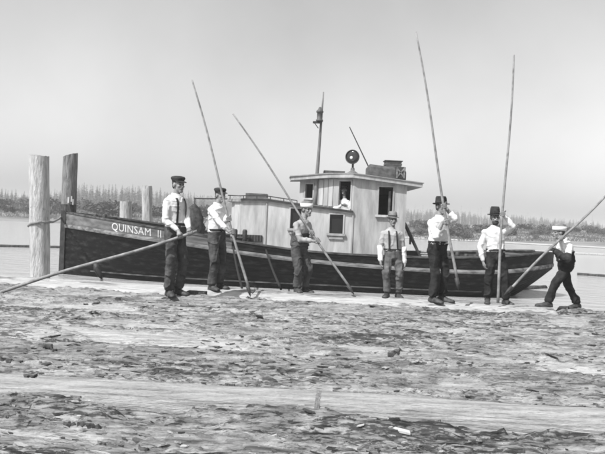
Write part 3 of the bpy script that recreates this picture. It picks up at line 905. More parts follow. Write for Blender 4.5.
# forward boom lying on the foredeck gear
bmp = [px(194, 198.5, YC - .4), px(232, 199, YC - .4)]
sup = px(199, 230, YC - .4)
MB().tube(bmp, .02, 6).build('rail_extension', MT['darkpaint'], boat)
MB().tube([px(195, 198.5, YC - .4), Vector((px(195, 198.5, YC - .4).x, YC - .4, zguard(-3) + .05))], .016, 6).build('rail_post', MT['darkpaint'], boat)

# ---- wheelhouse: port side flush with the trunk, front facets
YI = YT + .95
XW = px(299.5, 195, YI).x
ZR = {'f': px(290, 181.5, YI).z, 'c': px(351, 178.5, YT).z, 'a': px(421, 188, YT).z}
A2, B2 = (XM, YT), (XA, YT)
def zroof(x): return float(np.interp(x, [XW - .3, (XW + XM) / 2, XM, XA + .4], [px(289, 181, YI).z, px(320, 178.3, YT + .45).z, px(351, 178.3, YT).z, px(421, 188, YT).z]))
hW = hole(A2, B2, 377.5, 391.5, 187, 215)
wall('wheelhouse_side', A2, B2, lambda t: zdeck(XM), lambda t: zroof(XM + (XA - XM) * t) + .01, [hW], .06, MT['cream'], boat, (0, 1))
mb = MB(); frame(mb, A2, B2, hW[0], hW[1], hW[2], hW[3], out_p, .04, .012); wn = mb.build('window_frame', MT['cream'], boat)
c = Vector((XM + (XA - XM) * (hW[0] + hW[1]) / 2, YT, hW[2])); hwid = (hW[1] - hW[0]) * (XA - XM) / 2
MB().box(c + Vector((0, -.02, -.03)), (hwid + .08, .055, .03)).build('sill', MT['white'], wn)
MB().box(c + Vector((hwid * .62, .12, (hW[3] - hW[2]) / 2 - .1)), (.03, .02, (hW[3] - hW[2]) / 2)).build('sliding_sash', MT['tank'], wn)
A3, B3 = (XM, YT), (XW, YI)
hs1 = hole(A3, B3, 349.3, 337.5, 181.2, 208.5); hs2 = hole(A3, B3, 311.5, 304, 184, 198)
dn = Vector((-(B3[1] - A3[1]), B3[0] - A3[0])); dn = dn if dn.y > 0 else -dn
wall('wheelhouse_front', A3, B3, lambda t: zdeck(XM), lambda t: zroof(XM + (XW - XM) * t) + .01, [hs1, hs2], .06, MT['cream'], boat, dn)
for h in (hs1, hs2):
    mb = MB(); frame(mb, A3, B3, h[0], h[1], h[2], h[3], -dn, .035, .012); wn = mb.build('window_frame', MT['cream'], boat)
    t_ = (h[0] + h[1]) / 2; c = Vector((A3[0] + (B3[0] - A3[0]) * t_, A3[1] + (B3[1] - A3[1]) * t_, h[2] - .025))
    ang = math.atan2(B3[1] - A3[1], B3[0] - A3[0])
    MB().box(c, ((h[1] - h[0]) * Vector((B3[0] - A3[0], B3[1] - A3[1])).length / 2 + .04, .07, .022), Matrix.Rotation(ang, 3, 'Z')).build('sill', MT['white'], wn)
# vertical boards of the front between the windows
for k in range(5):
    u0 = 313 + k * 4.8
    t0, t1 = tx(u0, A3, B3), tx(u0 + 4.3, A3, B3); tm = (t0 + t1) / 2
    c = Vector((A3[0] + (B3[0] - A3[0]) * tm, A3[1] + (B3[1] - A3[1]) * tm, 0)) - Vector((dn.x, dn.y, 0)).normalized() * (.012 + .004 * (k % 2))
    z0 = ztrunk(c.x) + .12; z1 = zroof(c.x) - .02; c.z = (z0 + z1) / 2
    MB().box(c, (abs(t1 - t0) * Vector((B3[0] - A3[0], B3[1] - A3[1])).length / 2, .012, (z1 - z0) / 2), Matrix.Rotation(ang, 3, 'Z')).build('board', MT['white'] if k % 2 else MT['cream'], boat)
SY = 2 * YC
walls = [((XW, YI), (XW, SY - YI)), ((XW, SY - YI), (XM, SY - YT)), ((XM, SY - YT), (XA, SY - YT)), ((XA - .003, SY - YT - .065), (XA - .003, YT + .065))]
for a_, b_ in walls:
    mid = ((a_[0] + b_[0]) / 2, (a_[1] + b_[1]) / 2)
    wall('wheelhouse_wall', a_, b_, lambda t: zdeck(XM), lambda t: zroof(a_[0] + (b_[0] - a_[0]) * t) + .01, [], .06, MT['cream'], boat, ((XW + XA) / 2 - mid[0], YC - mid[1]))
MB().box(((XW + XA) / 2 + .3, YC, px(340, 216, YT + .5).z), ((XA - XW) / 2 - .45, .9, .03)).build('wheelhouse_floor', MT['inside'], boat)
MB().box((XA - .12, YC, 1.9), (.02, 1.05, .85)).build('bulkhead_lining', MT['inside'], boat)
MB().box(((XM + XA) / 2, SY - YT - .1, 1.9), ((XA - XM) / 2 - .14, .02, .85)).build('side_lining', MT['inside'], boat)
# steering wheel just visible in the dark
# roof: slab with overhang following the plan, thick pale fascia
ovr = .28
plan = [(XA + .40, YT - .14), (XM - .05, YT - .16), (XW - .26, YI - .18), (XW - .30, SY - YI + .18), (XM - .05, SY - YT + .16), (XA + .40, SY - YT + .14)]
def roofmesh(name, plan, zoff, th, crown, m):
    mb = MB(); n = len(plan); seg = []
    for (a_, b_) in zip(plan, plan[1:] + plan[:1]):
        for k in range(8): seg.append((a_[0] + (b_[0] - a_[0]) * k / 8, a_[1] + (b_[1] - a_[1]) * k / 8))
    c0 = (sum(p[0] for p in seg) / len(seg), YC)
    bot = [Vector((p[0], p[1], zroof(p[0]) + zoff)) for p in seg]; top = [p + Vector((0, 0, th)) for p in bot]
    N = len(seg); vs = list(bot) + list(top); fs = [(i, (i + 1) % N, N + (i + 1) % N, N + i) for i in range(N)]
    prev = N
    for q in (.7, .4):
        k = len(vs)
        vs += [Vector((c0[0] + (p.x - c0[0]) * q, c0[1] + (p.y - c0[1]) * q, zroof(c0[0] + (p.x - c0[0]) * q) + zoff + th + crown * (1 - q * q))) for p in top]
        fs += [(prev + i, prev + (i + 1) % N, k + (i + 1) % N, k + i) for i in range(N)]; prev = k
    vs.append(Vector((c0[0], c0[1], zroof(c0[0]) + zoff + th + crown))); fs += [(prev + i, prev + (i + 1) % N, len(vs) - 1) for i in range(N)]
    vs.append(Vector((c0[0], c0[1], zroof(c0[0]) + zoff))); fs += [((i + 1) % N, i, len(vs) - 1) for i in range(N)]
    mb.add(vs, fs); return mb.build(name, m, boat)
roofmesh('wheelhouse_roof', plan, .012, .10, .07, MT['cream'])
roofmesh('roof_edge_strip', [(p[0] + (.03 if p[0] > 0.8 else -.03), p[1] + (-.03 if p[1] < YC else .03)) for p in plan], .112, .025, .06, MT['roofgrey'])
ztop = lambda x: zroof(x) + .19

# ---- mast with lantern (stands before the wheelhouse front)
YMs = YI - .35
mt_, mb_ = px(323.5, 92, YMs), px(314.6, 205, YMs)
base = Vector((mb_.x, YMs, ztrunk(mb_.x) + .05)); pts = [base.lerp(mt_, k / 10) for k in range(11)]
mst = MB().tube(pts, [.058 - .040 * (k / 10) ** 1.5 for k in range(11)], 10).build('mast', MT['mast'], boat, True)
lc = px(319.6, 117, YMs - .05)
MB().box(lc + Vector((-.05, -.04, -.16)), (.13, .09, .02)).build('lantern_bracket', MT['iron'], mst)
lb = MB().lathe(lc + Vector((.0, -.08, -.14)), (0, 0, 1), [(.0, 0), (.10, 0), (.10, .05), (.075, .06), (.075, .24), (.10, .25), (.10, .29), (.05, .34), (.03, .40), (.0, .41)], 14)
lb.build('lantern', MT['tank'], mst, True)
MB().tube([lc + Vector((-.15, -.04, -.16)), lc + Vector((-.02, -.02, -.32))], .012, 6).build('bracket_brace', MT['iron'], mst)

# ---- searchlight on the roof
YL = YT + .75
sc_ = px(353.2, 157.3, YL); sr = 7.2 * YL / FPX
dirl = Vector((-.35, -.9, .05)).normalized()
slp = MB().lathe(sc_ - dirl * .12, dirl, [(.0, 0), (.08, .01), (.15, .06), (sr * .98, .16), (sr, .22), (sr * .93, .225), (sr * .90, .20), (.0, .12)], 28).build('searchlight', MT['iron'], boat, True)
MB().lathe(sc_ + dirl * .085, dirl, [(.0, 0), (sr * .35, .02), (sr * .80, .0), (sr * .88, -.01)], 24).build('lens', MT['glass'], slp, True)
MB().lathe(sc_ + dirl * .102 + Vector((-.02, 0, -.03)), dirl, [(.0, .02), (.03, .015), (.05, 0)], 16).build('bulb', MT['letter'], slp, True)
zb_ = ztop(sc_.x) - .05
MB().tube([(sc_.x, YL, zb_), (sc_.x, YL, sc_.z - sr * .9)], .03, 8).build('pedestal', MT['iron'], slp)
MB().lathe((sc_.x, YL, zb_), (0, 0, 1), [(.0, 0), (.16, 0), (.15, .06), (.06, .12), (.05, .2), (0, .2)], 14).build('pedestal_foot', MT['guard'], slp)
# low dark hatch board on the roof ahead of the searchlight
c = px(334, 171, YL + .3)
MB().box((c.x, YL + .3, ztop(c.x) + .01), (.30, .3, .045)).build('roof_hatch', MT['tank'], boat)
# aerial rod
p0, p1_ = px(349.5, 127, YL + .4), px(373, 168, YL + .4); p1_.z = min(p1_.z, ztop(p1_.x) + .05)
MB().tube([p0, p1_], [.014, .02], 6).build('aerial_rod', MT['darkpaint'], boat)
# rounded tank, bin and side lamp box at the aft end of the roof
Ytk = YT + .45
xa, xb = px(366, 172, Ytk).x, px(405, 175, Ytk).x
zt0 = ztop((xa + xb) / 2) - .10; hh = .22
rs = []
for i in range(13):
    f = i / 12; x = xa + (xb - xa) * f; k = min(1, f / .09 + .45, (1 - f) / .05 + .7)
    ring = []
    for j in range(16):
        an = 2 * math.pi * j / 16; cy, cz = math.cos(an), math.sin(an)
        sq = lambda q: math.copysign(abs(q) ** .45, q)
        ring.append((x, Ytk + .32 * sq(cy) * k, zt0 + hh + (hh * sq(cz)) * k - f * .10))
    rs.append(ring)
MB().rings(rs).build('roof_tank', MT['tank'], boat, False)
c0, c1 = px(384.5, 168, Ytk).x, px(401, 168, Ytk).x
bn = MB(); zz = zt0 + 2 * hh - .13
for k in range(4): bn.box(((c0 + c1) / 2, Ytk + .05, zz + .03 + k * .055), ((c1 - c0) / 2 - .012 * (k % 2), .22, .024))
bn.build('slatted_bin', MT['tank'], boat)
MB().box(((c0 + c1) / 2, Ytk + .05, zz + .235), ((c1 - c0) / 2 + .02, .24, .012)).build('bin_lid', MT['iron'], boat)
c = px(400.3, 173, Ytk - .42); 
lampb = MB().box((c.x, Ytk - .42, c.z), (.13, .07, .16)).build('side_lamp_box', MT['iron'], boat)
for s_ in (-1, 1):
    MB().box((c.x, Ytk - .50, c.z), (.018, .006, .17), Matrix.Rotation(s_ * .66, 3, 'Y')).build('cross_strap', MT['guard'], lampb)
MB().box((c.x - .10, Ytk - .497, c.z), (.02, .004, .15)).build('edge_strap', MT['guard'], lampb)
MB().box((c.x + .10, Ytk - .497, c.z), (.02, .004, .15)).build('edge_strap', MT['guard'], lampb)

# ---- deck gear
# covered winch on the foredeck
c = px(195, 222, YC - .75); zd = zguard(c.x) + .06
rs = []
for k in range(9):
    f = k / 8; z = zd + f * (px(195, 204, YC - .75).z - zd); r_ = .28 * math.sqrt(max(.02, 1 - f ** 2.6))
    rs.append([(c.x + math.cos(2 * math.pi * j / 16) * r_ * (1 + .45 * noise.noise(Vector((j * .9, f * 4, 2)))) - .04 * f, YC - .75 + math.sin(2 * math.pi * j / 16) * r_ * .8, z) for j in range(16)])
MB().rings(rs).build('covered_winch', MT['canvas'], boat, True)
# mooring bitts
def bitt(u, v, Y, h=.42):
    p = px(u, v, Y); z0 = zguard(p.x) + .06
    b_ = MB()
    for s_ in (-.13, .13): b_.tube([(p.x + s_, Y, z0), (p.x + s_, Y, z0 + h), (p.x + s_, Y, z0 + h + .04)], [.06, .065, .045], 10)
    b_.tube([(p.x - .26, Y, z0 + h * .62), (p.x + .26, Y, z0 + h * .62)], .035, 8)
    return b_.build('mooring_bitt', MT['iron'], boat, True)
bitt(240, 232, YC - 1.42, .5)
bitt(453, 250, YC - .6, .38); bitt(471, 250, YC - .9, .34)
bitt(100, 218, YC - .2, .35)
# coiled hawser and low hatch aft
c = px(430, 255, YC - .7)
co = MB(); pts = []
for k in range(90):
    an = k * .42; r_ = .34 - .0012 * k; pts.append((c.x + math.cos(an) * r_, YC - .7 + math.sin(an) * r_, zguard(c.x) + .10 + .0042 * k))
co.tube(pts, .03, 6); co.build('coiled_hawser', MT['rope'], boat, True)
c = px(500, 250, YC)
MB().box((c.x, YC, zguard(c.x) + .22), (.55, .55, .20)).build('lazarette_hatch', MT['tank'], boat)
# dark davit rod with block by the aft deck
d0, d1 = px(404.5, 223, YT + .35), px(425, 251, YT + .35); d1.z = zguard(d1.x) + .07
dv = MB().tube([d0, d0.lerp(d1, .3), d1], [.045, .05, .03], 8).build('davit', MT['iron'], boat)
MB().tube([d0.lerp(d1, .30), d0.lerp(d1, .30) + Vector((.0, 0, -.24))], .03, 8).build('block', MT['iron'], dv)
# mooring lines hanging from the rail to the raft
for (u0, v0, u1, v1, lb_) in ((233, 247, 242, 288, 'dark slack mooring line hanging before the vent grille'), (266, 250, 281, 289, 'dark taut mooring line hanging below the forward deckhouse')):
    q0 = px(u0, v0, YC - HB - .14); q1 = px(u1, v1, 14.0); q1 = px(u1, v1, 13.2)
    pts = [q0.lerp(q1, k / 10) + Vector((0, 0, -.05 * math.sin(math.pi * k / 10))) for k in range(11)]
    pts[-1].z = max(pts[-1].z, .12)
    tag(MB().tube(pts, .024, 8).build('mooring_line', MT['darkrope'], smooth=True), lb_, 'rope')

# ------------------------------------------------------------------ pike poles
def pole_pts(u0, v0, Y0, u1, v1, Y1): return px(u0, v0, Y0), px(u1, v1, Y1)


def pike_pole(top, bot, r0, r1, label, hook=True, spike=True, peavey=None):
    root = empty('pike_pole', bot, label, 'pole', 'long pike poles held by the crew')
    d = (bot - top).normalized(); sag = d.cross(Vector((0, 1, 0))).normalized()
    n = 16; pts = [top.lerp(bot, k / n) + sag * .018 * math.sin(math.pi * k / n * 2.2) for k in range(n + 1)]
    MB().tube(pts, [.76 * (r0 + (r1 - r0) * k / n) for k in range(n + 1)], 10).build('shaft', MT['wood'], root, True)
    if spike:
        MB().tube([bot - d * .10, bot + d * .01, bot + d * .10], [r1 * 1.12, r1 * .9, .004], 8).build('iron_spike', MT['iron'], root, True)
    if hook:
        q = [bot + d * .0, bot + d * .05 + sag * .05, bot + d * .02 + sag * .10, bot - d * .05 + sag * .115]
        MB().tube(q, [.014, .013, .011, .004], 6).build('iron_hook', MT['iron'], root, True)
    if peavey:
        p = top.lerp(bot, peavey)
        q = [p, p + Vector((.03, -.02, -.10)), p + Vector((.09, -.02, -.20)), p + Vector((.12, -.02, -.25))]
        MB().tube(q, [.035, .05, .04, .006], 8).build('peavey_hook', MT['iron'], root, True)
    return top, bot


def on_line(ab, u):
    """point of a pole whose picture column is u (bisection)"""
    lo_, hi_ = 0.0, 1.0
    def col(t):
        p = ab[0].lerp(ab[1], t) - CAM; return 302.5 + FPX * p.dot(RGT) / p.dot(FWD)
    for _ in range(40):
        m_ = (lo_ + hi_) / 2
        if (col(lo_) - u) * (col(m_) - u) <= 0: hi_ = m_
        else: lo_ = m_
    return ab[0].lerp(ab[1], (lo_ + hi_) / 2)


# ------------------------------------------------------------------ people
UPW = Vector((0, 0, 1))


def ik(a, b, l1, l2, hint):
    d = b - a; L_ = d.length
    if L_ > (l1 + l2) * .995:
        k = L_ / ((l1 + l2) * .995); l1 *= k; l2 *= k
    x = (l1 * l1 - l2 * l2 + L_ * L_) / (2 * L_); h = math.sqrt(max(1e-6, l1 * l1 - x * x))
    u_ = d.normalized(); hp = (hint - u_ * hint.dot(u_)).normalized()
    return a + u_ * x + hp * h


def facing(A): A = rad(A); return Vector((math.sin(A), -math.cos(A), 0))


def loft(mb, secs, n=20):
    """secs: (centre, right half-vector, front half-vector)"""
    rs = []
    for c, r_, f_ in secs:
        rs.append([c + r_ * math.copysign(abs(math.cos(2 * math.pi * j / n)) ** .85, math.cos(2 * math.pi * j / n)) + f_ * math.copysign(abs(math.sin(2 * math.pi * j / n)) ** .85, math.sin(2 * math.pi * j / n)) for j in range(n)])
    mb.rings(rs)


def grip_hand(fmb, pmb, wrist, P, axis, S, thumb_up=1):
    """fingers closed round a pole at P with the given axis"""
    a_ = axis.normalized() * thumb_up
    w_ = wrist - P; w_ = (w_ - a_ * w_.dot(a_)).normalized(); b_ = a_.cross(w_)
    pr = .026
    pc = P + b_ * (pr + .016) + w_ * .02
    pmb.capsule(wrist.lerp(pc, .25), pc + a_ * .018, .028 * S, .024 * S, 10); pmb.capsule(wrist.lerp(pc, .25), pc - a_ * .018, .026 * S, .022 * S, 10)
    for k in range(4):
        off = a_ * (.031 - k * .021); r_ = (.0098, .0102, .0098, .0086)[k] * S
        pts = []
        for ang in (70, 110, 150, 190, 230, 265 - 8 * abs(k - 1)):
            an = rad(ang); pts.append(P + off + (w_ * math.cos(an) + b_ * math.sin(an)) * (pr + r_ * .8))
        fmb.tube(pts, [r_ * 1.1, r_ * 1.1, r_, r_, r_ * .92, r_ * .6], 7)
    pts = [wrist.lerp(P, .35) + a_ * .02] + [P + a_ * (.035 + .008 * i) + (w_ * math.cos(rad(an)) + b_ * math.sin(rad(an))) * (pr + .010) for i, an in enumerate((10, -35, -75, -105))]
    fmb.tube(pts, [.014 * S, .0125 * S, .0115 * S, .0105 * S, .006 * S], 7)


def relaxed_hand(fmb, pmb, wrist, d, side, front, S):
    """d: pointing direction, side: thumb side, front: palm curl direction"""
    d = d.normalized(); side = (side - d * side.dot(d)).normalized(); c_ = d.cross(side)
    if c_.dot(front) < 0: c_ = -c_
    pe = wrist + d * .085 * S
    pmb.capsule(wrist + d * .02, pe + side * .020 * S, .024 * S, .020 * S, 10); pmb.capsule(wrist + d * .02, pe - side * .020 * S, .022 * S, .018 * S, 10)
    for k in range(4):
        b0 = pe + side * (.031 - k * .021) * S; ln = (.075, .083, .078, .060)[k] * S; r_ = (.0098, .0102, .0098, .0086)[k] * S
        pts = [b0 - d * .01, b0 + d * ln * .42 + c_ * ln * .12, b0 + d * ln * .76 + c_ * ln * .36, b0 + d * ln * .92 + c_ * ln * .60]
        fmb.tube(pts, [r_ * 1.1, r_ * 1.05, r_, r_ * .6], 7)
    t0 = wrist + d * .03 * S + side * .02 * S
    fmb.tube([t0, t0 + d * .03 * S + side * .024 * S, t0 + d * .06 * S + side * .030 * S + c_ * .01, t0 + d * .082 * S + side * .026 * S + c_ * .02], [.015 * S, .013 * S, .011 * S, .006 * S], 7)


def fold_fn(amp, seed, fx=(9, 9, 17), rf=(8, 8, 12)):
    def f(co):
        a_ = vn3(co, fx, seed) - .5; b_ = vn3(co, (22, 22, 9), seed + 5) - .5; c_ = vn3(co, (26, 26, 40), seed + 9) - .5
        rg = .5 - np.abs(vn3(co + .06 * vn3(co, (5, 5, 5), seed + 2)[:, None], rf, seed + 3) - .5) * 5
        return amp * (a_ * .6 + b_ * .5 + c_ * .3 + np.clip(rg, 0, .5) * 1.3)
    return f


def person(label, Y, face, S, pelvis, neck, head, hface, hands, ankles, toes, shirt, trousers, hat, boots='boot', group='crew on the log raft',
           sleeve=1.0, shface=None, extra=(), beard=False, hint=None, knee_hint=None, sit=None, body_off=None):
    J = lambda q: px(q[0], q[1], Y + (q[2] if len(q) > 2 else 0))
    P = J(pelvis); N = J(neck); H = J(head)
    f = facing(face); r = f.cross(UPW); fs_ = facing(shface if shface is not None else face); rs_ = fs_.cross(UPW)
    hf = facing(hface); hr = hf.cross(UPW)
    sp = (N - P); spu = sp.normalized()
    sh = {1: N - spu * .092 * S + rs_ * .166 * S, -1: N - spu * .092 * S - rs_ * .166 * S}
    hip = {1: P + r * .085 * S, -1: P - r * .085 * S}
    # feet on the logs
    ank = {}
    for k, q in zip((1, -1), ankles):
        p = J(q); p.z = (ground(p) + (-.012 if s_of(p) < 11.55 else -.006) if sit is None else sit) + .085; ank[k] = p
    root = empty('person', (P.x, P.y, min(ank[1].z, ank[-1].z) - .085), label, 'person', group)
    wr = {}; el = {}; kn = {}
    hint = hint or {}
    for k, hd in zip((1, -1), hands):
        if hd[0] == 'grip':
            pt, ax_ = hd[1], hd[2]; tow = (sh[k] - pt).normalized()
            tow = (tow - ax_ * tow.dot(ax_) * .8).normalized()
            wr[k] = pt + tow * .085 * S
        else:
            wr[k] = J(hd[1])
        hk = hint.get(k, (-f * .6 - UPW * .9 + (rs_ if k == 1 else -rs_) * .6))
        el[k] = ik(sh[k], wr[k], .285 * S, .255 * S, hk)
    for i, k in enumerate((1, -1)):
        kh = facing(toes[i]) + (r if k == 1 else -r) * .15
        dl = (ank[k] - hip[k]).length * 1.012; tot = max(.74 * S, min(.92 * S, dl)); kn[k] = ik(hip[k], ank[k], tot * .505, tot * .495, kh)
    # --- the body: one continuous skin
    b = MB(); fg = MB()
    fv = lambda q: P + sp * q
    ri = lambda q: (r * (1 - q) + rs_ * q).normalized(); fi = lambda q: (f * (1 - q) + fs_ * q).normalized()
    loft(b, [(fv(q), ri(q) * wd * S, fi(q) * dp * S) for q, wd, dp in ((-.12, .10, .08), (0, .145, .10), (.3, .12, .09), (.6, .14, .10), (.85, .16, .095), (.97, .08, .06))])
    b.capsule(N - spu * .04, H - UPW * .05 * S - hf * .015, .056 * S, .050 * S)
    b.ellipsoid(H + UPW * .025 * S - hf * .012 * S, hr * .074 * S, hf * .094 * S, UPW * .098 * S)
    b.ellipsoid(H + hf * .022 * S - UPW * .055 * S, hr * .058 * S, hf * .070 * S, UPW * .072 * S)
    b.capsule(H + hf * .068 * S - UPW * .105 * S - hr * .012 * S, H + hf * .068 * S - UPW * .105 * S + hr * .012 * S, .022 * S, .022 * S)
    b.capsule(H + hf * .086 * S + UPW * .002 * S, H + hf * .108 * S - UPW * .036 * S, .010 * S, .0155 * S)
    for s_ in (-1, 1):
        b.capsule(H + hf * .078 * S + hr * s_ * .012 * S + UPW * .018 * S, H + hf * .066 * S + hr * s_ * .048 * S + UPW * .016 * S, .014 * S, .012 * S)
        b.ellipsoid(H + hf * .058 * S + hr * s_ * .040 * S - UPW * .030 * S, hr * .022 * S, hf * .028 * S, UPW * .022 * S)
        b.ellipsoid(H + hr * s_ * .077 * S - hf * .008 * S - UPW * .012 * S, hr * .012 * S, hf * .026 * S, UPW * .034 * S)
    b.capsule(H + hf * .084 * S - UPW * .066 * S - hr * .02 * S, H + hf * .084 * S - UPW * .066 * S + hr * .02 * S, .011 * S, .011 * S)
    for k in (1, -1):
        b.capsule(sh[k], el[k], .048 * S, .040 * S); b.capsule(el[k], wr[k], .040 * S, .029 * S)
        b.capsule(hip[k], kn[k], .075 * S, .055 * S); b.capsule(kn[k], ank[k], .055 * S, .038 * S)
    for (k, hd) in zip((1, -1), hands):
        if hd[0] == 'grip':
            grip_hand(fg, b, wr[k], hd[1], hd[2], S, hd[3] if len(hd) > 3 else 1)
        else:
            dd = (wr[k] - el[k]).normalized()
            relaxed_hand(fg, b, wr[k], hd[2] if len(hd) > 2 and hd[2] is not None else dd, f if abs(dd.z) > .5 else UPW, -(rs_ if k == 1 else -rs_), S)
    me = rm(b, 'body', .0085, 3)
    bmx = bmesh.new(); bmx.from_mesh(me); fm = fg.mesh('f'); bmx.from_mesh(fm); bmesh.ops.recalc_face_normals(bmx, faces=bmx.faces); bmx.to_mesh(me); bmx.free(); bpy.data.meshes.remove(fm)
    bo = link('body', me, MT['skin'], root, True)
    for s_ in (-1, 1):
        e = MB(); e.ellipsoid(H + hf * .076 * S + hr * s_ * .031 * S - UPW * .002 * S, hr * .013 * S, hf * .010 * S, UPW * .008 * S, 10, 6); e.build('eye', MT['eye'], bo, True)
    e = MB(); e.capsule(H + hf * .094 * S - UPW * .067 * S - hr * .02 * S, H + hf * .094 * S - UPW * .067 * S + hr * .02 * S, .0032, .0032, 6); e.build('mouth', MT['darkcloth'], bo)
    e = MB(); e.ellipsoid(H + UPW * .022 * S - hf * .022 * S, hr * .080 * S, hf * .092 * S, UPW * .088 * S)
    e.ellipsoid(H - UPW * .02 * S - hf * .055 * S, hr * .066 * S, hf * .05 * S, UPW * .06 * S); e.build('hair', MT['hair'], root, True)
    if beard:
        e = MB(); e.ellipsoid(H + hf * .044 * S - UPW * .098 * S, hr * .059 * S, hf * .056 * S, UPW * .052 * S);
        e.build('beard', MT['beard'], root, True)
        e = MB(); e.ellipsoid(H + hf * .096 * S - UPW * .055 * S, hr * .040 * S, hf * .018 * S, UPW * .013 * S); e.build('moustache', MT['palegrey'], root, True)
    sd = int(abs(P.x * 37) + 11)
    # --- shirt
    s = MB()
    loft(s, [(fv(q), ri(q) * wd * S, fi(q) * dp * S) for q, wd, dp in ((.17, .164, .128), (.30, .160, .122), (.48, .158, .118), (.66, .174, .124), (.80, .186, .116), (.90, .165, .102), (.955, .118, .09), (1.0, .080, .074))])
    for k in (1, -1):
        s.capsule(sh[k] - spu * .01, el[k], .062 * S, .050 * S)
        if sleeve >= .99: e1 = el[k].lerp(wr[k], .90); s.capsule(el[k], e1, .049 * S, .037 * S)
        else:
            e1 = el[k].lerp(wr[k], max(.0, sleeve)); s.capsule(el[k], e1, .050 * S, .047 * S)
    link('shirt', rm(s, 'shirt', .012, 5, fold_fn(.017 * S, sd)), MT[shirt], root, True)
    s = MB(); cpos = N + spu * .012; nd = (H - N).normalized()
    s.lathe(cpos - nd * .03, nd, [(.074 * S, 0), (.070 * S, .035 * S), (.064 * S, .045 * S), (.060 * S, .03 * S)], 20); s.build('collar', MT[shirt], root, True)
    # --- trousers
    t = MB()
    loft(t, [(fv(q), ri(q) * wd * S, fi(q) * dp * S) for q, wd, dp in ((-.15, .08, .08), (-.07, .152, .115), (.04, .164, .122), (.15, .160, .122), (.235, .158, .120))])
    tw = 1.0
    for k in (1, -1):
        hemp = kn[k].lerp(ank[k], .93)
        t.capsule(hip[k] - UPW * .02, kn[k], .094 * S, .070 * S); t.capsule(kn[k], kn[k].lerp(hemp, .8), .070 * S, .064 * S)
        t.tube([kn[k].lerp(hemp, .5), hemp, hemp - UPW * .012], [.066 * S, .072 * S, .069 * S], 16)
    link('trousers', rm(t, 'trousers', .012, 4, fold_fn(.026 * S, sd + 40, (8, 8, 6), (10, 10, 6))), MT[trousers], root, True)
    # --- belt
    e = MB(); q = .232
    rg = lambda q, g: [fv(q) + ri(q) * (.164 * S + g) * math.cos(2 * math.pi * j / 28) + fi(q) * (.126 * S + g) * math.sin(2 * math.pi * j / 28) for j in range(28)]
    e.rings([rg(q - .03, .0), rg(q - .03, .010), rg(q + .04, .010), rg(q + .04, .0)], cap=False); e.build('belt', MT['darkcloth'], root)
    # --- boots
    for i, k in enumerate((1, -1)):
        td = facing(toes[i]); tr = td.cross(UPW); g = ank[k] - UPW * .085; e = MB()
        secs = []
        for q, wd, hh_ in ((-.085, .026, .05), (-.075, .038, .075), (-.03, .043, .10), (.03, .043, .098), (.09, .050, .070), (.15, .053, .055), (.195, .045, .047), (.22, .024, .034)):
            c_ = g + td * q * S
            secs.append([c_ + tr * wd * S * x_ + UPW * (z_ * hh_ * S + .004) for x_, z_ in ((-1, 0), (-1.04, .35), (-.85, .75), (-.4, 1), (.4, 1), (.85, .75), (1.04, .35), (1, 0))])
        e.rings(secs); e.capsule(g + UPW * .06, g + UPW * .17, .052 * S, .05 * S, 12)
        bt = e.build('boot', MT[boots], root, True)
    # --- hat
    make_hat(hat, H, hf, hr, S, root)
    for kind in extra:
        if kind == 'oversleeves':
            for k in (1, -1):
                e = MB(); e.capsule(el[k].lerp(sh[k], .02), el[k].lerp(wr[k], .98), .060 * S, .046 * S)
                link('oversleeve', rm(e, 'oversleeve', .012, 3, fold_fn(.016 * S, sd + 70 + k)), MT['shirt'], root, True)
        if kind == 'darksleeve':
            e = MB(); e.capsule(sh[-1].lerp(el[-1], .8), el[-1], .078 * S, .074 * S); e.capsule(el[-1], el[-1].lerp(wr[-1], .9), .074 * S, .058 * S)
            link('oversleeve', rm(e, 'oversleeve', .012, 3, fold_fn(.016 * S, sd + 70)), MT['darkcloth'], root, True)
        if kind == 'suspenders' or kind == 'paleSusp':
            for s_ in (-1, 1):
                for fb in (1, -1):
                    L1, L2 = [], []
                    for q in np.linspace(.22, .93, 12):
                        wq = np.interp(q, [.14, .3, .48, .66, .8, .9, .985], [.163, .160, .168, .186, .198, .165, .082]); dq = np.interp(q, [.14, .3, .48, .66, .8, .9, .985], [.122, .122, .125, .13, .122, .10, .075])
                        lat = .085 - .012 * q
                        for Lx, dl in ((L1, -.014), (L2, .014)):
                            la = lat + dl; dd = dq * math.sqrt(max(.05, 1 - (la / wq) ** 2)) + .024
                            Lx.append(fv(q) + ri(q) * s_ * la * S + fi(q) * fb * dd * S)
                    n_ = len(L1); e = MB(); e.add(L1 + L2 + [p - fi(.5) * fb * .006 for p in L1 + L2], [(j, j + 1, n_ + j + 1, n_ + j) for j in range(n_ - 1)] + [(2 * n_ + j, 3 * n_ + j, 3 * n_ + j + 1, 2 * n_ + j + 1) for j in range(n_ - 1)])
                    e.build('suspender', MT['darkcloth' if kind == 'suspenders' else 'denim'], root)
        if kind in ('vest', 'bib', 'greybib'):
            s = MB(); top = {'vest': .90, 'bib': .56, 'greybib': .60}[kind]
            prof = [(q, np.interp(q, [.1, .3, .48, .66, .8, .9], [.176, .174, .18, .198, .206, .168]), np.interp(q, [.1, .3, .48, .66, .8, .9], [.140, .138, .14, .145, .137, .112])) for q in np.linspace(.10, top, 7)]
            loft(s, [(fv(q), ri(q) * wd * S, fi(q) * dp * S) for q, wd, dp in prof])
            link('vest' if kind == 'vest' else 'overall_bib', rm(s, 'vest', .012, 3, fold_fn(.026 * S, sd + 9)), MT[{'vest': 'darkcloth', 'bib': trousers, 'greybib': 'palegrey'}[kind]], root, True)
    return root


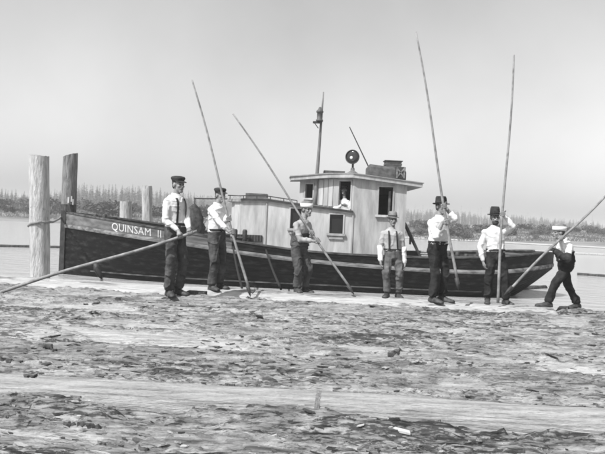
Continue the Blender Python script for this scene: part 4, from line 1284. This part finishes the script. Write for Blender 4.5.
def make_hat(kind, H, hf, hr, S, root):
    if kind is None: return
    tilt = (UPW + hf * -.10).normalized(); c = H + UPW * .052 * S - hf * .012 * S
    X = hr; F = hf
    def ring(rx, ry, h, dip=0.0, n=28):
        out = []
        for j in range(n):
            an = 2 * math.pi * j / n; q = c + X * rx * S * math.cos(an) + F * ry * S * math.sin(an) + tilt * h * S
            q += tilt * dip * S * (math.cos(an) ** 2) ; out.append(q)
        return out
    if kind in ('cap', 'palecap'):
        m = MT['felt'] if kind == 'cap' else MT['palegrey']
        e = MB(); e.rings([ring(.083, .103, -.012), ring(.086, .106, .01), ring(.098, .120, .030), ring(.100, .122, .044), ring(.088, .106, .064), ring(.05, .06, .074), ring(.004, .004, .076)]); ho = e.build('cap', m, root, True)
        e = MB(); up, lo_ = [], []
        n = 13
        for j in range(n):
            an = rad(20 + 140 * j / (n - 1)); k = math.sin(rad(180 * j / (n - 1)))
            a_ = c + X * .086 * S * math.cos(an) + F * .104 * S * math.sin(an) + tilt * .0 * S
            b_ = a_ + F * .062 * S * k + X * .012 * S * math.cos(an) - tilt * .022 * S * k
            up += [a_, b_]; lo_ += [a_ - tilt * .008, b_ - tilt * .008]
        m2 = 2 * n; e.add(up + lo_, [(2 * j, 2 * j + 1, 2 * j + 3, 2 * j + 2) for j in range(n - 1)] + [(m2 + 2 * j, m2 + 2 * j + 2, m2 + 2 * j + 3, m2 + 2 * j + 1) for j in range(n - 1)] + [(2 * j + 1, m2 + 2 * j + 1, m2 + 2 * j + 3, 2 * j + 3) for j in range(n - 1)])
        e.build('visor', MT['felt'], ho)
        return
    spec = {'fedora': ('felt', .046, .115, .016), 'grey': ('greyfelt', .036, .105, .012), 'wide': ('felt', .048, .135, .010), 'white': ('whitehat', .034, .10, .0)}[kind]
    m = MT[spec[0]]; bw_, ch, dip = spec[1], spec[2], spec[3]
    if kind == 'white':       # soft hat: white turned-up brim band round a dark crown
        e = MB(); e.rings([ring(.082, .102, -.012), ring(.090, .112, -.022), ring(.104, .128, .0), ring(.106, .130, .055), ring(.092, .114, .058), ring(.084, .104, .02)], cap=False); ho = e.build('hat_brim', m, root, True)
        e = MB(); e.rings([ring(.084, .104, .02), ring(.088, .108, .055), ring(.078, .098, .092), ring(.045, .058, .108), ring(.004, .004, .110)], cap=False); e.build('hat_crown', MT['greyfelt'], ho, True)
        return
    e = MB()
    e.rings([ring(.080, .100, -.010), ring(.083 + bw_, .103 + bw_ * 1.05, -.020, dip), ring(.085 + bw_, .105 + bw_ * 1.05, -.012, dip), ring(.086, .106, .002), ring(.086, .107, .03), ring(.080, .102, ch * .75), ring(.066, .090, ch), ring(.040, .062, ch - .004), ring(.012, .030, ch - .028), ring(.003, .003, ch - .03)], cap=False)
    ho = e.build('hat', m, root, True)
    e = MB(); e.rings([ring(.0865, .1065, .004), ring(.089, .110, .004), ring(.0885, .1095, .030), ring(.086, .107, .030)], cap=False); e.build('hat_band', MT['darkcloth'], ho, True)


# man with the lowered pole
q0, q1 = px(197, 231, 10.95), px(-12, 296, 10.75)
d = (q1 - q0).normalized(); ab = pike_pole(q0, q1, .030, .036, 'pike pole held level at the waist, its end down on the logs', hook=False, peavey=.49)
ax_ = (ab[0] - ab[1]).normalized()
person('man in white shirt and dark cap lowering a pole across the logs', 11.2, 52, 1.075, (175.5, 233), (176, 195.5), (178.5, 184.5), 48,
       [('grip', on_line(ab, 180), ax_, 1), ('grip', on_line(ab, 190), ax_, 1)], [(169, 288, -.05), (178, 288, .10)], [30, 60],
       'shirt', 'denim', 'cap', extra=('suspenders',))
# man with the upright pole, hook on the log
ab = pike_pole(px(192, 80, 12.2), px(249, 291, 11.75), .018, .031, 'tilted pike pole with hooked foot beside the second capped man')
ax_ = (ab[0] - ab[1]).normalized()
person('man in white shirt and dark trousers gripping a tilted hooked pole', 12.3, 58, 1.02, (216.5, 238), (217.5, 204.5), (220.5, 195), 45,
       [('grip', on_line(ab, 233), ax_, 1), ('grip', on_line(ab, 229.5), ax_, 1)], [(212, 285, -.05), (219, 284, .1)], [40, 60],
       'shirt', 'denim', 'cap', sleeve=.55, extra=())
# man with white-brimmed hat, pole over the shoulder
ab = pike_pole(px(233, 114, 12.5), px(351, 290, 11.95), .017, .028, 'pike pole slanting down past the man in the white-brimmed hat', hook=False)
ax_ = (ab[0] - ab[1]).normalized()
person('man in grey shirt and white brimmed hat with a slanted pole', 12.4, 48, .985, (299.5, 249), (303.5, 219.5), (307, 209.5), 40,
       [('grip', on_line(ab, 318), ax_, 1), ('grip', on_line(ab, 312.5), ax_, 1)], [(297, 289, -.05), (304.5, 289, .08)], [20, 50],
       'greyshirt', 'denim', 'white', sleeve=.7, extra=('bib',))
# short figure facing the camera
person('short figure in grey bib and pale sleeves with empty hands', 12.2, 0, .90, (393, 256), (391.8, 228.8), (392.8, 219.5), 8,
       [('rest', (380.5, 260, -.10), None), ('rest', (404.5, 262, -.03), None)], [(387, 295, -.06), (398, 295, .04)], [-22, 14],
       'palegrey', 'worn', 'grey', extra=('suspenders', 'oversleeves'))
# tall man with the long upright pole
ab = pike_pole(px(416, 32, 11.95), px(457.5, 284, 11.55), .018, .033, 'tallest pike pole, held with a raised hand by man in dark fedora', hook=False)
ax_ = (ab[0] - ab[1]).normalized()
person('tall man in white shirt and dark fedora, hand raised on a pole', 11.9, 28, 1.045, (437.5, 250), (439.5, 217), (441.5, 206.5), 28,
       [('grip', on_line(ab, 447.3), ax_, 1), ('grip', on_line(ab, 444.6), ax_, 1)], [(433, 299, -.08), (442, 298, .05)], [35, 55],
       'shirt', 'trouser', 'fedora', sleeve=.35, hint={-1: Vector((.9, -.3, -1.0)), 1: Vector((-.55, -.1, -1))})
# bearded man
ab = pike_pole(px(514, 55, 12.0), px(497.3, 303, 11.72), .019, .033, 'near vertical thick pike pole before the bearded man', hook=False, spike=False)
ax_ = (ab[0] - ab[1]).normalized()
person('bearded man in tall dark hat, one arm raised on a pole', 12.1, 5, .975, (496, 257), (494.5, 227), (495, 217), 0,
       [('rest', (483, 261, -.04), None), ('grip', on_line(ab, 503.3), ax_, 1)], [(487.5, 299), (506, 299, .05)], [-15, 20],
       'shirt', 'trouser', 'wide', beard=True, hint={-1: Vector((1.0, -.3, -.9)), 1: Vector((-1, .3, 0))})
# striding man pushing the slanted pole
ab = pike_pole(px(612, 189, 11.9), px(508, 291, 11.62), .024, .031, 'pike pole thrust down by the striding man at the log end', hook=False)
ax_ = (ab[0] - ab[1]).normalized()
person('striding man in white hat and dark overalls pushing a pole', 12.0, -78, .97, (566, 264), (563.5, 240.5), (558.5, 232.5), -82,
       [('grip', on_line(ab, 561.5), ax_, 1), ('grip', on_line(ab, 551.5), ax_, 1)], [(577, 305, .12), (548, 300, -.1)], [-60, -90],
       'shirt', 'trouser', 'white', extra=('bib', 'darksleeve'))
# man leaning in the wheelhouse window
YW = YT + .40
zf = px(344, 216, YW).z - .30
person('man in white shirt and dark cap leaning at the wheelhouse window', YW, -18, .97, (345, 217), (344.3, 199.5), (343.8, 189.8), -20,
       [('rest', (341.5, 205.3, -.22), Vector((.8, -.1, 0))), ('rest', (346.5, 205.3, -.25), Vector((-.8, -.1, 0)))], [(342, 240), (347, 240)], [-20, -10],
       'shirt', 'trouser', 'cap', group='crew aboard the boat', sit=px(344, 216, YT + .5).z - .55, hint={1: Vector((-.6, 0, -.6)), -1: Vector((.6, 0, -.6))})

# a small dark wooden block by the boots
c = px(197, 291.5, 11.45); c.z = ground(c) + .035
tb = MB().box(c, (.15, .09, .055), Matrix.Rotation(-.12, 3, 'Z')).build('wooden_block', MT['darkbark'])
tag(tb, 'small dark wooden block on the log between two capped men', 'block')

# ------------------------------------------------------------------ far shore vegetation
def conifer_mesh(seed, h, dens=1.0, bare=.14, wide=.15):
    rnd = random.Random(seed); t = MB(); t.tube([(0, 0, -.6), (rnd.uniform(-.1, .1), 0, h * .5), (rnd.uniform(-.15, .15), 0, h * .98)], [h * .016, h * .010, .02], 6)
    cr = MB(); z = h * bare
    while z < h:
        f = (z / h - bare) / (1 - bare); R = h * wide * (1 - f) ** .85 * rnd.uniform(.6, 1.15) + .15
        for k in range(rnd.randint(6, 9)):
            if rnd.random() > dens: continue
            an = rnd.uniform(0, 6.283); rr = R * rnd.uniform(.55, 1.15); d = Vector((math.cos(an), math.sin(an), 0)); s_ = Vector((-d.y, d.x, 0))
            dr = -rr * rnd.uniform(.15, .55); w_ = rr * rnd.uniform(.22, .4); b = Vector((0, 0, z))
            p1_ = b + d * rr * .55 + Vector((0, 0, dr * .3)); tp = b + d * rr + Vector((0, 0, dr))
            cr.add([b, p1_ + s_ * w_ - UPW * w_ * .5, tp, p1_ - s_ * w_ - UPW * w_ * .5, p1_ + UPW * w_ * .25], [(0, 1, 4), (4, 1, 2), (0, 4, 3), (4, 2, 3)])
        z += h * rnd.uniform(.018, .04)
    cr.add([(-.12, 0, h * .93), (.12, 0, h * .93), (0, 0, h * 1.02)], [(0, 1, 2)])
    return t.mesh('trunk'), cr.mesh('crown')


protos = []
for k, (dens, bare, wide) in enumerate(((1, .08, .20), (1, .12, .17), (.9, .15, .18), (1, .05, .22), (.8, .2, .15), (.9, .1, .16))):
    a_, b_ = conifer_mesh(30 + k, 12, dens, bare, wide); a_.materials.append(MT['trunk']); b_.materials.append(MT['conifer']); protos.append((a_, b_))
sn_t, sn_c = conifer_mesh(77, 12, .18, .3, .07); sn_t.materials.append(MT['snag']); sn_c.materials.append(MT['trunk'])


def topline(u):
    return float(np.interp(u, [-40, 0, 30, 60, 78, 100, 125, 160, 200, 260, 300, 420, 445, 480, 520, 560, 605, 650], [187, 186, 190, 186, 181, 184, 182, 186, 190, 190, 196, 204, 203, 208, 209, 213, 216, 218]))


def where(u):
    if u < 28: return 'past the thick pale pile'
    if u < 62: return 'between the thick pile and tarred pile'
    if u < 120: return 'between the tarred pile and pile stump'
    if u < 145: return 'between the pile stump and slim pile'
    if u < 178: return 'between the slim pile and lowered-pole man'
    if u < 300: return 'between the two capped men'
    if u < 438: return 'between the deckhouse and fedora man'
    if u < 495: return 'between the fedora and bearded men'
    if u < 560: return 'between the bearded and striding men'
    return 'beyond the striding man\'s back'


CG = 'conifers on the far shore'
rnd = random.Random(3)
slots = list(np.arange(-14, 205, 2.6)) + list(np.arange(410, 625, 2.7))
for i, u in enumerate(slots):
    u += rnd.uniform(-1.8, 1.8); Y = rnd.uniform(235, 330) if u < 300 else rnd.uniform(300, 400)
    gp = px(u, 215, Y); zb_ = bankz(gp.x, Y); snag = u > 410 and rnd.random() < .22
    vtop = topline(u) + abs(rnd.gauss(0, 4.6)) + (5 if u > 410 and not snag else 0) - (2 if snag else 0)
    h = px(u, vtop, Y).z - zb_
    if h < 3: continue
    root = empty('snag_tree' if snag else 'conifer_tree', (gp.x, Y, zb_), ('bare dead tree spire on the far shore ' if snag else ('tall' if h > 12 else 'short') + ' hazy conifer on the far shore ') + where(u),
                 'tree', 'bare snags on the far shore' if snag else CG)
    tm_, cm_ = (sn_t, sn_c) if snag else rnd.choice(protos)
    for nm_, me_ in (('trunk', tm_), ('crown', cm_)):
        o = bpy.data.objects.new(nm_, me_); COL.objects.link(o); o.parent = root
    root.scale = (h / 12 * rnd.uniform(.8, 1.25),) * 2 + (h / 12,); root.rotation_euler.z = rnd.uniform(0, 6.28)
# the wood behind reads as one mass
fv_, ff_ = [], []
for i in range(800):
    u = rnd.uniform(-40, 650); Y = rnd.uniform(420, 560); p = px(u, 215, Y); zb_ = bankz(p.x, Y)
    h = (px(u, topline(u) + 5 + abs(rnd.gauss(0, 3)), Y).z - zb_); me_ = protos[i % 6][1]; k = len(fv_)
    if h < 4: continue
    sx = h / 12 * 2.0
    for v in me_.vertices: fv_.append((p.x + v.co.x * sx, Y + v.co.y * sx, zb_ + v.co.z * h / 12))
    for q in me_.polygons: ff_.append(tuple(k + j for j in q.vertices))
me = bpy.data.meshes.new('distant_wood'); me.from_pydata(fv_, [], ff_); me.update()
tag(link('distant_wood', me, MT['conifer']), 'pale hazy mass of distant woodland along the far shore', 'woodland', kind='stuff')


def shrub_mesh(seed, n=420):
    rnd = random.Random(seed); mb = MB(); cl = [(rnd.uniform(-.7, .7), rnd.uniform(-.6, .6), rnd.uniform(.25, .75), rnd.uniform(.22, .45)) for _ in range(9)]
    for _ in range(n):
        cx, cy, cz, cr = rnd.choice(cl); d = Vector((rnd.gauss(0, 1), rnd.gauss(0, 1), rnd.gauss(0, 1))).normalized() * cr * rnd.uniform(.6, 1.05)
        p = Vector((cx, cy, cz)) + d
        if p.z < 0: p.z = rnd.uniform(0, .1)
        a_ = Vector((rnd.gauss(0, 1), rnd.gauss(0, 1), rnd.gauss(0, 1))).normalized() * .10; b = a_.orthogonal().normalized() * .055
        mb.add([p - a_, p + b, p + a_, p - b], [(0, 1, 2, 3)])
    st = MB()
    for k in range(5):
        an = k * 1.3; st.tube([(0, 0, -.15), (math.cos(an) * .3, math.sin(an) * .3, .5)], [.03, .012], 5)
    a_ = mb.mesh('foliage'); b = st.mesh('stem'); a_.materials.append(MT['shrub']); b.materials.append(MT['trunk']); return a_, b


shr = [shrub_mesh(k) for k in range(5)]
spots = []
for u in np.arange(98, 124, 3.2): spots.append((u, rnd.uniform(97, 104), rnd.uniform(1.6, 2.3)))
for u in np.arange(152, 205, 5): spots.append((u, rnd.uniform(96, 110), rnd.uniform(1.2, 2.0)))
for u in np.arange(-4, 66, 5): spots.append((u, rnd.uniform(93, 104), rnd.uniform(.5, 1.0)))
for u in np.arange(412, 612, 3.1): spots.append((u, rnd.uniform(92, 108), rnd.uniform(.5, 1.4)))
for u in np.arange(412, 612, 4.2): spots.append((u, rnd.uniform(115, 160), rnd.uniform(.8, 1.7)))
for u in np.arange(-4, 205, 6.2): spots.append((u, rnd.uniform(120, 180), rnd.uniform(1.2, 2.6)))
for u, Y, sc in spots:
    if u > 410 and noise.noise(Vector((u * .045, Y * .05, 1.7))) < -.05: continue
    u += rnd.uniform(-1.5, 1.5); p = px(u, 220, Y); z = bankz(p.x, Y)
    root = empty('shrub', (p.x, Y, z - .05), ('large' if sc > 1.5 else 'low') + (' dark shrub on the bank edge ' if Y < 112 else ' hazy shrub inland on the bank ') + where(u), 'shrub', 'shrubs along the far bank')
    f_, s_ = rnd.choice(shr)
    for nm_, me_ in (('foliage', f_), ('stem', s_)):
        o = bpy.data.objects.new(nm_, me_); COL.objects.link(o); o.parent = root
    root.scale = (sc * rnd.uniform(.9, 1.7), sc, sc * rnd.uniform(.8, 1.1)); root.rotation_euler.z = rnd.uniform(0, 6.28)
# grass tufts on the bank: one mass
gv, gf = [], []
for i in range(14000):
    u = rnd.uniform(-20, 625)
    if 205 < u < 405: continue
    Y = 90 + rnd.random() ** 1.6 * 60; p = px(u, 220, Y); z = bankz(p.x, Y); k = len(gv); h = rnd.uniform(.15, .45); a_ = rnd.uniform(-.25, .25); w_ = rnd.uniform(.03, .10)
    gv += [(p.x - w_, Y, z - .02), (p.x + w_, Y + .03, z - .02), (p.x + a_, Y, z + h)]; gf.append((k, k + 1, k + 2))
me = bpy.data.meshes.new('bank_grass'); me.from_pydata(gv, [], gf); me.update()
tag(link('bank_grass', me, MT['grass']), 'rough grass covering the far bank', 'grass', kind='stuff')

# ------------------------------------------------------------------ haze over the estuary
hz = MB().box((0, 620, 7.4), (1310, 690, 9.2)).build('haze', None)
hm = bpy.data.materials.new('haze'); hm.use_nodes = True; n = hm.node_tree; n.nodes.clear()
ou = n.nodes.new('ShaderNodeOutputMaterial'); pv = n.nodes.new('ShaderNodeVolumePrincipled')
pv.inputs['Color'].default_value = (1, 1, 1, 1); pv.inputs['Density'].default_value = .0013; pv.inputs['Anisotropy'].default_value = 0.0
n.links.new(pv.outputs[0], ou.inputs['Volume']); hz.data.materials.append(hm)
tag(hz, 'thin pale haze over the water and far shore', 'haze', kind='stuff')
